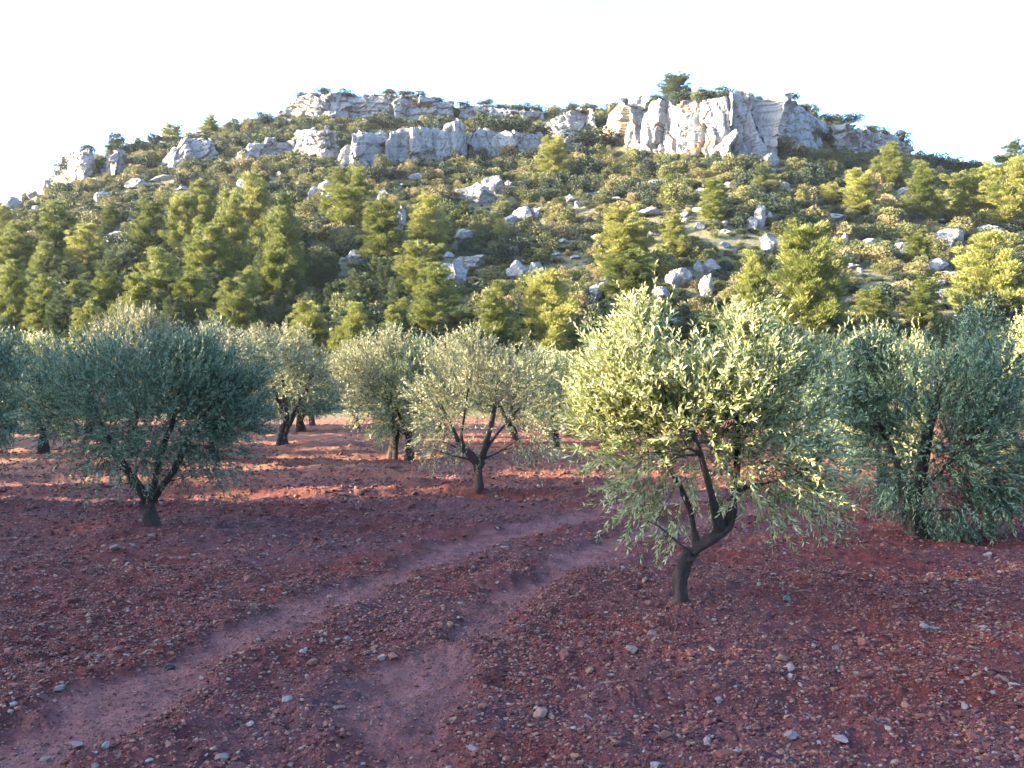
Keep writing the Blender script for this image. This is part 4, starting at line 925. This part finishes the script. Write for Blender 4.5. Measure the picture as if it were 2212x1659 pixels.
def scatter_gn(name, P, rotz, scl, idx, sources, attrs=None):
    """one object whose geometry nodes place copies of the source meshes on its points"""
    me = bpy.data.meshes.new(name); me.vertices.add(len(P)); me.vertices.foreach_set('co', np.ascontiguousarray(P, dtype=np.float32).ravel())
    for an, arr in (('rotz', rotz), ('scl', scl)):
        a = me.attributes.new(an, 'FLOAT_VECTOR', 'POINT'); a.data.foreach_set('vector', np.ascontiguousarray(arr, dtype=np.float32).ravel())
    a = me.attributes.new('idx', 'INT', 'POINT'); a.data.foreach_set('value', np.ascontiguousarray(idx, dtype=np.int32))
    o = link(name, me)
    ng = bpy.data.node_groups.new(name, 'GeometryNodeTree')
    ng.interface.new_socket('Geometry', in_out='INPUT', socket_type='NodeSocketGeometry'); ng.interface.new_socket('Geometry', in_out='OUTPUT', socket_type='NodeSocketGeometry')
    N, Lk = ng.nodes, ng.links
    gi = N.new('NodeGroupInput'); go = N.new('NodeGroupOutput')
    jn = N.new('GeometryNodeJoinGeometry')
    for s in sources:
        oi = N.new('GeometryNodeObjectInfo'); oi.inputs['Object'].default_value = s; oi.inputs['As Instance'].default_value = False
        g2 = N.new('GeometryNodeGeometryToInstance'); Lk.new(oi.outputs['Geometry'], g2.inputs[0]); Lk.new(g2.outputs[0], jn.inputs[0])
    ip = N.new('GeometryNodeInstanceOnPoints'); ip.inputs['Pick Instance'].default_value = True
    Lk.new(gi.outputs[0], ip.inputs['Points']); Lk.new(jn.outputs[0], ip.inputs['Instance'])
    def na(nm, ty):
        q = N.new('GeometryNodeInputNamedAttribute'); q.data_type = ty; q.inputs[0].default_value = nm
        return [s for s in q.outputs if s.enabled and s.name == 'Attribute'][0]
    e2r = N.new('FunctionNodeEulerToRotation'); Lk.new(na('rotz', 'FLOAT_VECTOR'), e2r.inputs[0])
    Lk.new(e2r.outputs[0], ip.inputs['Rotation']); Lk.new(na('scl', 'FLOAT_VECTOR'), ip.inputs['Scale']); Lk.new(na('idx', 'INT'), ip.inputs['Instance Index'])
    Lk.new(ip.outputs[0], go.inputs[0])
    md = o.modifiers.new('scatter', 'NODES'); md.node_group = ng
    return o
src = []
for k in range(10):
    src.append(next(o for o in col.objects if o.data is ALLS[k]))
q = pts[rest]; n = len(q)
extra_n = 9000
ey = np.sqrt(rng.uniform(56 ** 2, 250 ** 2, extra_n)); ex = rng.uniform(-0.68, 0.68, extra_n) * ey; ez = hill_z(ex, ey)
P = np.concatenate([q[:, :3] - [0, 0, .15], np.stack([ex, ey, ez - .15], 1)])
sc1 = q[:, 3] / 1.2; sc2 = rng.uniform(.2, .5, extra_n)
S = np.concatenate([np.stack([sc1, sc1, sc1 * rng.uniform(.8, 1.35, n)], 1), np.stack([sc2 * 1.4, sc2 * 1.4, sc2], 1)])
Rz = np.zeros((len(P), 3)); Rz[:, 2] = rng.uniform(0, 6.28, len(P))
o = scatter_gn('garrigue', P, Rz, S, np.array([species(a, b, i) for i, (a, b, c) in enumerate(P)]), src); tag(o, 'dense evergreen scrub covering the whole hillside', 'scrub', kind='stuff')

# ------------------------------------------------------------------ field stones
ST = [rock_mesh('field_stone', 200 + k, M_gravel, sub=3, cuts=12, rough=0.05, lo=0.5, dims=(1, (0.7, .85, .6, .9, .75, .65)[k], (0.5, .62, .4, .7, .45, .55)[k])) for k in range(6)]
STONES = [(752, 1385, 24, 'pale angular stone on the berm between the wheel tracks', 'p'), (995, 1317, 20, 'rounded pale stone at the edge of the right wheel track', 'p'), (675, 1432, 34, 'large rusty stone between the two wheel tracks', 'o'), (132, 1507, 30, 'flat white stone on the left bank of the track', 'p'),
 (622, 1522, 26, 'white oblong stone below the middle of the track', 'p'), (730, 1535, 24, 'small white block right of the oblong stone', 'p'), (602, 1537, 24, 'rusty stone left of the white oblong one', 'o'), (542, 1567, 26, 'pale lens-shaped stone low between the tracks', 'p'), (107, 1640, 34, 'pale stone at the bottom left corner', 'p'), (230, 1647, 30, 'grey stone at the bottom edge left', 'p'),
 (170, 1607, 38, 'long pale stone in the left wheel track near the bottom', 'p'), (482, 1645, 32, 'flat grey stone at the bottom edge left of centre', 'p'), (1025, 1612, 40, 'broad pale stone at the bottom centre', 'p'), (1042, 1535, 24, 'rusty cube-like stone near the bottom centre', 'o'), (1024, 1251, 14, 'small pale stone by the right wheel track bend', 'p'),
 (250, 1200, 26, 'flat pale stone left of the shaded olive trunk', 'p'), (329, 1166, 20, 'pale stone at the foot of the shaded left olive', 'p'), (282, 1646, 26, 'ochre stone at the bottom left', 'o'), (1433, 1597, 40, 'largest rusty stone in the lower right foreground', 'o'), (1488, 1572, 30, 'reddish stone above the largest rusty stone', 'o'),
 (1411, 1377, 28, 'flat white stone below the front olive', 'p'), (1426, 1335, 26, 'pale lump left below the front olive trunk', 'p'), (1756, 1407, 24, 'blue-grey stone right of the front olive', 'p'), (1803, 1407, 22, 'grey stone next to the blue-grey one', 'p'), (1675, 1421, 22, 'white egg-sized stone in the furrow', 'p'), (1642, 1355, 22, 'pale stone in the hollow right of the front olive', 'p'),
 (1561, 1316, 18, 'small bluish stone right of the front olive trunk', 'p'), (1321, 1465, 22, 'white chipped stone in the middle foreground', 'p'), (1523, 1602, 20, 'small blue-grey stone in the lower right', 'p'), (1813, 1615, 36, 'pale flat stone in the bottom right', 'p'), (1706, 1600, 38, 'mauve broad stone in the bottom right', 'p'), (1416, 1647, 36, 'pale stone at the bottom edge right of centre', 'p'),
 (1566, 1652, 26, 'white stone at the bottom edge below the rusty one', 'p'), (2123, 1262, 14, 'small pale stone far right in the field', 'p'), (2038, 1262, 18, 'pale stone in the field below the right olive', 'p'), (1271, 1542, 26, 'beige stone in the lower centre', 'p'), (2006, 1375, 26, 'pale stone in the right field', 'p'), (1551, 1512, 24, 'greyish stone in the lower right field', 'p'), (1186, 1460, 22, 'rusty stone right of the right wheel track', 'o'),
 (1150, 1385, 20, 'small rusty stone beside the right wheel track', 'o'), (2080, 1530, 26, 'pale stone in the lower right corner area', 'p'), (1930, 1480, 22, 'rusty stone in the right foreground', 'o')]
rng = np.random.default_rng(12)
for i, (px, py, wpx, lab, ty) in enumerate(STONES):
    x, y = ground_pt(px, py); wm = wpx * y / FPX * 0.45
    me = rock_mesh('field_stone', 300 + i, M_pale if ty == 'p' else M_orange, sub=4, cuts=14, rough=0.05, lo=0.45, dims=(wm, wm * rng.uniform(.55, .85), wm * rng.uniform(.35, .6)))
    o = link('field_stone', me, loc=(x, y, gz(x, y) + wm * 0.22)); o.rotation_euler = (rng.normal() * .15, rng.normal() * .15, rng.uniform(0, 3)); tag(o, lab, 'stone', 'larger stones lying in the field')
# a small black lump on the track and a green glass shard
x, y = ground_pt(370, 1441); m, nt, N_, L_, bs = new_mat('black lump surface'); bs.inputs['Base Color'].default_value = (0.006, 0.005, 0.006, 1); bs.inputs['Roughness'].default_value = .8
o = link('black_lump', rock_mesh('black_lump', 401, m, 3, 9, .12, .4, (0.032, 0.022, 0.018)), loc=(x, y, gz(x, y) + .008)); tag(o, 'small black lump lying in the left wheel track', 'charred wood')
x, y = ground_pt(1698, 1312); m, nt, N_, L_, bs = new_mat('green glass'); bs.inputs['Base Color'].default_value = (0.004, 0.03, 0.022, 1); bs.inputs['Roughness'].default_value = .35
o = link('glass_shard', rock_mesh('glass_shard', 402, m, 2, 9, .03, .3, (0.028, 0.02, 0.03)), loc=(x, y, gz(x, y) + .03)); tag(o, 'dark green glass shard in the furrow right of the front olive', 'glass shard')

src = []
for k in range(6):
    x, y = [(1.9, 4.6), (-2.4, 5.2), (0.6, 4.3), (2.7, 5.6), (-0.5, 4.9), (1.2, 5.4)][k]
    o = link('field_stone', ST[k], loc=(x, y, gz(x, y) + .006)); o.scale = (.03,) * 3; o.rotation_euler = (0, 0, k)
    tag(o, 'small reddish stone among the gravel of the foreground', 'stone', 'small reddish stones in the foreground'); src.append(o)
def ring_pts(n, y0, y1, s0, s1):
    y = np.sqrt(rng.uniform(y0 ** 2, y1 ** 2, n)); return rng.uniform(-0.68, 0.68, n) * y, y, np.exp(rng.normal(size=n) * .45) * s0
A = [ring_pts(220000, 2.4, 8, 0.0062, 0), ring_pts(130000, 8, 20, 0.010, 0), ring_pts(16000, 20, 46, 0.02, 0), ring_pts(26000, 11.5, 24, 0.019, 0), ring_pts(1600, 3, 14, 0.016, 0)]
X = np.concatenate([a[0] for a in A]); Y = np.concatenate([a[1] for a in A]); Sx = np.concatenate([a[2] for a in A])
tr, _ = track_mask(X, Y); cl_ = fbm(X / .8, Y / .8, 0, 61, 3)
keep = (rng.random(len(X)) > tr * 0.25) & (rng.random(len(X)) < 0.75 + 0.5 * cl_); X, Y, Sx, tr = X[keep], Y[keep], Sx[keep] * np.where(tr[keep] > .5, .6, 1), tr[keep]
Z = ground_z(X, Y) + Sx * .15
Ro = np.stack([rng.normal(size=len(X)) * .3, rng.normal(size=len(X)) * .3, rng.uniform(0, 6.28, len(X))], 1)
o = scatter_gn('gravel', np.stack([X, Y, Z], 1), Ro, np.repeat(np.minimum(Sx, .055)[:, None], 3, 1), rng.integers(0, 6, len(X)), src); tag(o, 'reddish gravel and clods strewn over the ploughed soil', 'gravel', kind='stuff')

# ------------------------------------------------------------------ wood west of the grove, outside the picture; unseen, its heights and gaps shaped to shade the grove
rng = np.random.default_rng(90)
TX = -25.0
Ps, Ds, Lns = [], [], []
def bank(y):   # tree line heights, shaped by where the shade should fall
    return np.interp(y, [-30, 1.7, 2.4, 4.4, 5.2, 7.0, 7.6, 9.2, 10.2, 12, 15, 18, 25, 40], [8.3, 8.1, 7.2, 7.1, 9.8, 9.8, 7.7, 7.4, 6.8, 6.8, 6.5, 5.6, 5.3, 4.8])
GAPS = [(9.7, 11.3), (12.3, 13.7), (15.0, 16.4), (17.4, 18.7), (20.3, 21.9), (24.1, 25.9), (28.7, 30.5)]  # openings placed to let sun stripes through onto the soil
for yy in list(np.arange(-34, 8.6, 1.25)) + list(np.arange(9.0, 40, 0.45)):
    fine_ = yy > 8.8
    if fine_ and any(a < yy < b for a, b in GAPS): continue
    h = float(bank(yy)) + rng.normal() * (0.28 if not fine_ else 0.35); c = np.array([TX + (rng.normal() * .8 if not fine_ else rng.normal() * .25), yy, 0]); r = rng.uniform(1.3, 1.8) if not fine_ else 0.5; n = 1500 if not fine_ else 700
    zz = rng.random(n) ** .8 * h; prof = np.sqrt(np.clip(1 - (zz / h) ** 3, 0.02, 1)); a = rng.uniform(0, 6.28, n); rad = r * prof * rng.uniform(.5, 1.05, n)
    P_ = c + np.stack([np.cos(a) * rad, np.sin(a) * rad, zz], 1); Ps.append(P_); Ds.append(unit(np.stack([np.cos(a), np.sin(a), .8 + 0 * a], 1) + rng.normal(size=(n, 3)) * .4)); Lns.append(rng.uniform(.3, .6, n))
P_ = np.concatenate(Ps); V, F = cards(P_, np.concatenate(Ds), np.concatenate(Lns), np.concatenate(Lns) * .6, rng)
o = link('shade_wood', mesh_np('shade_wood', V, F, M_oak, False, {'rnd': ('FACE', rng.random(len(F)))})); tag(o, 'unseen evergreen wood left of the grove, shaped to cast its shade', 'shade_wood', kind='stuff')

# ------------------------------------------------------------------ air
m = bpy.data.materials.new('hazy air'); m.use_nodes = True; N = m.node_tree.nodes; N.remove(N['Principled BSDF'])
pv = N.new('ShaderNodeVolumePrincipled'); pv.inputs['Color'].default_value = (0.85, 0.92, 1, 1); pv.inputs['Density'].default_value = 0.00006; pv.inputs['Anisotropy'].default_value = 0.2
m.node_tree.links.new(pv.outputs[0], N['Material Output'].inputs['Volume'])
bm = bmesh.new(); bmesh.ops.create_cube(bm, size=1); me = bpy.data.meshes.new('haze'); bm.to_mesh(me); bm.free(); me.materials.append(m)
o = link('haze', me, loc=(0, 2.5, 58)); o.scale = (10200, 10200, 122); tag(o, 'thin bluish air over the grove and the hill', 'haze', kind='stuff')
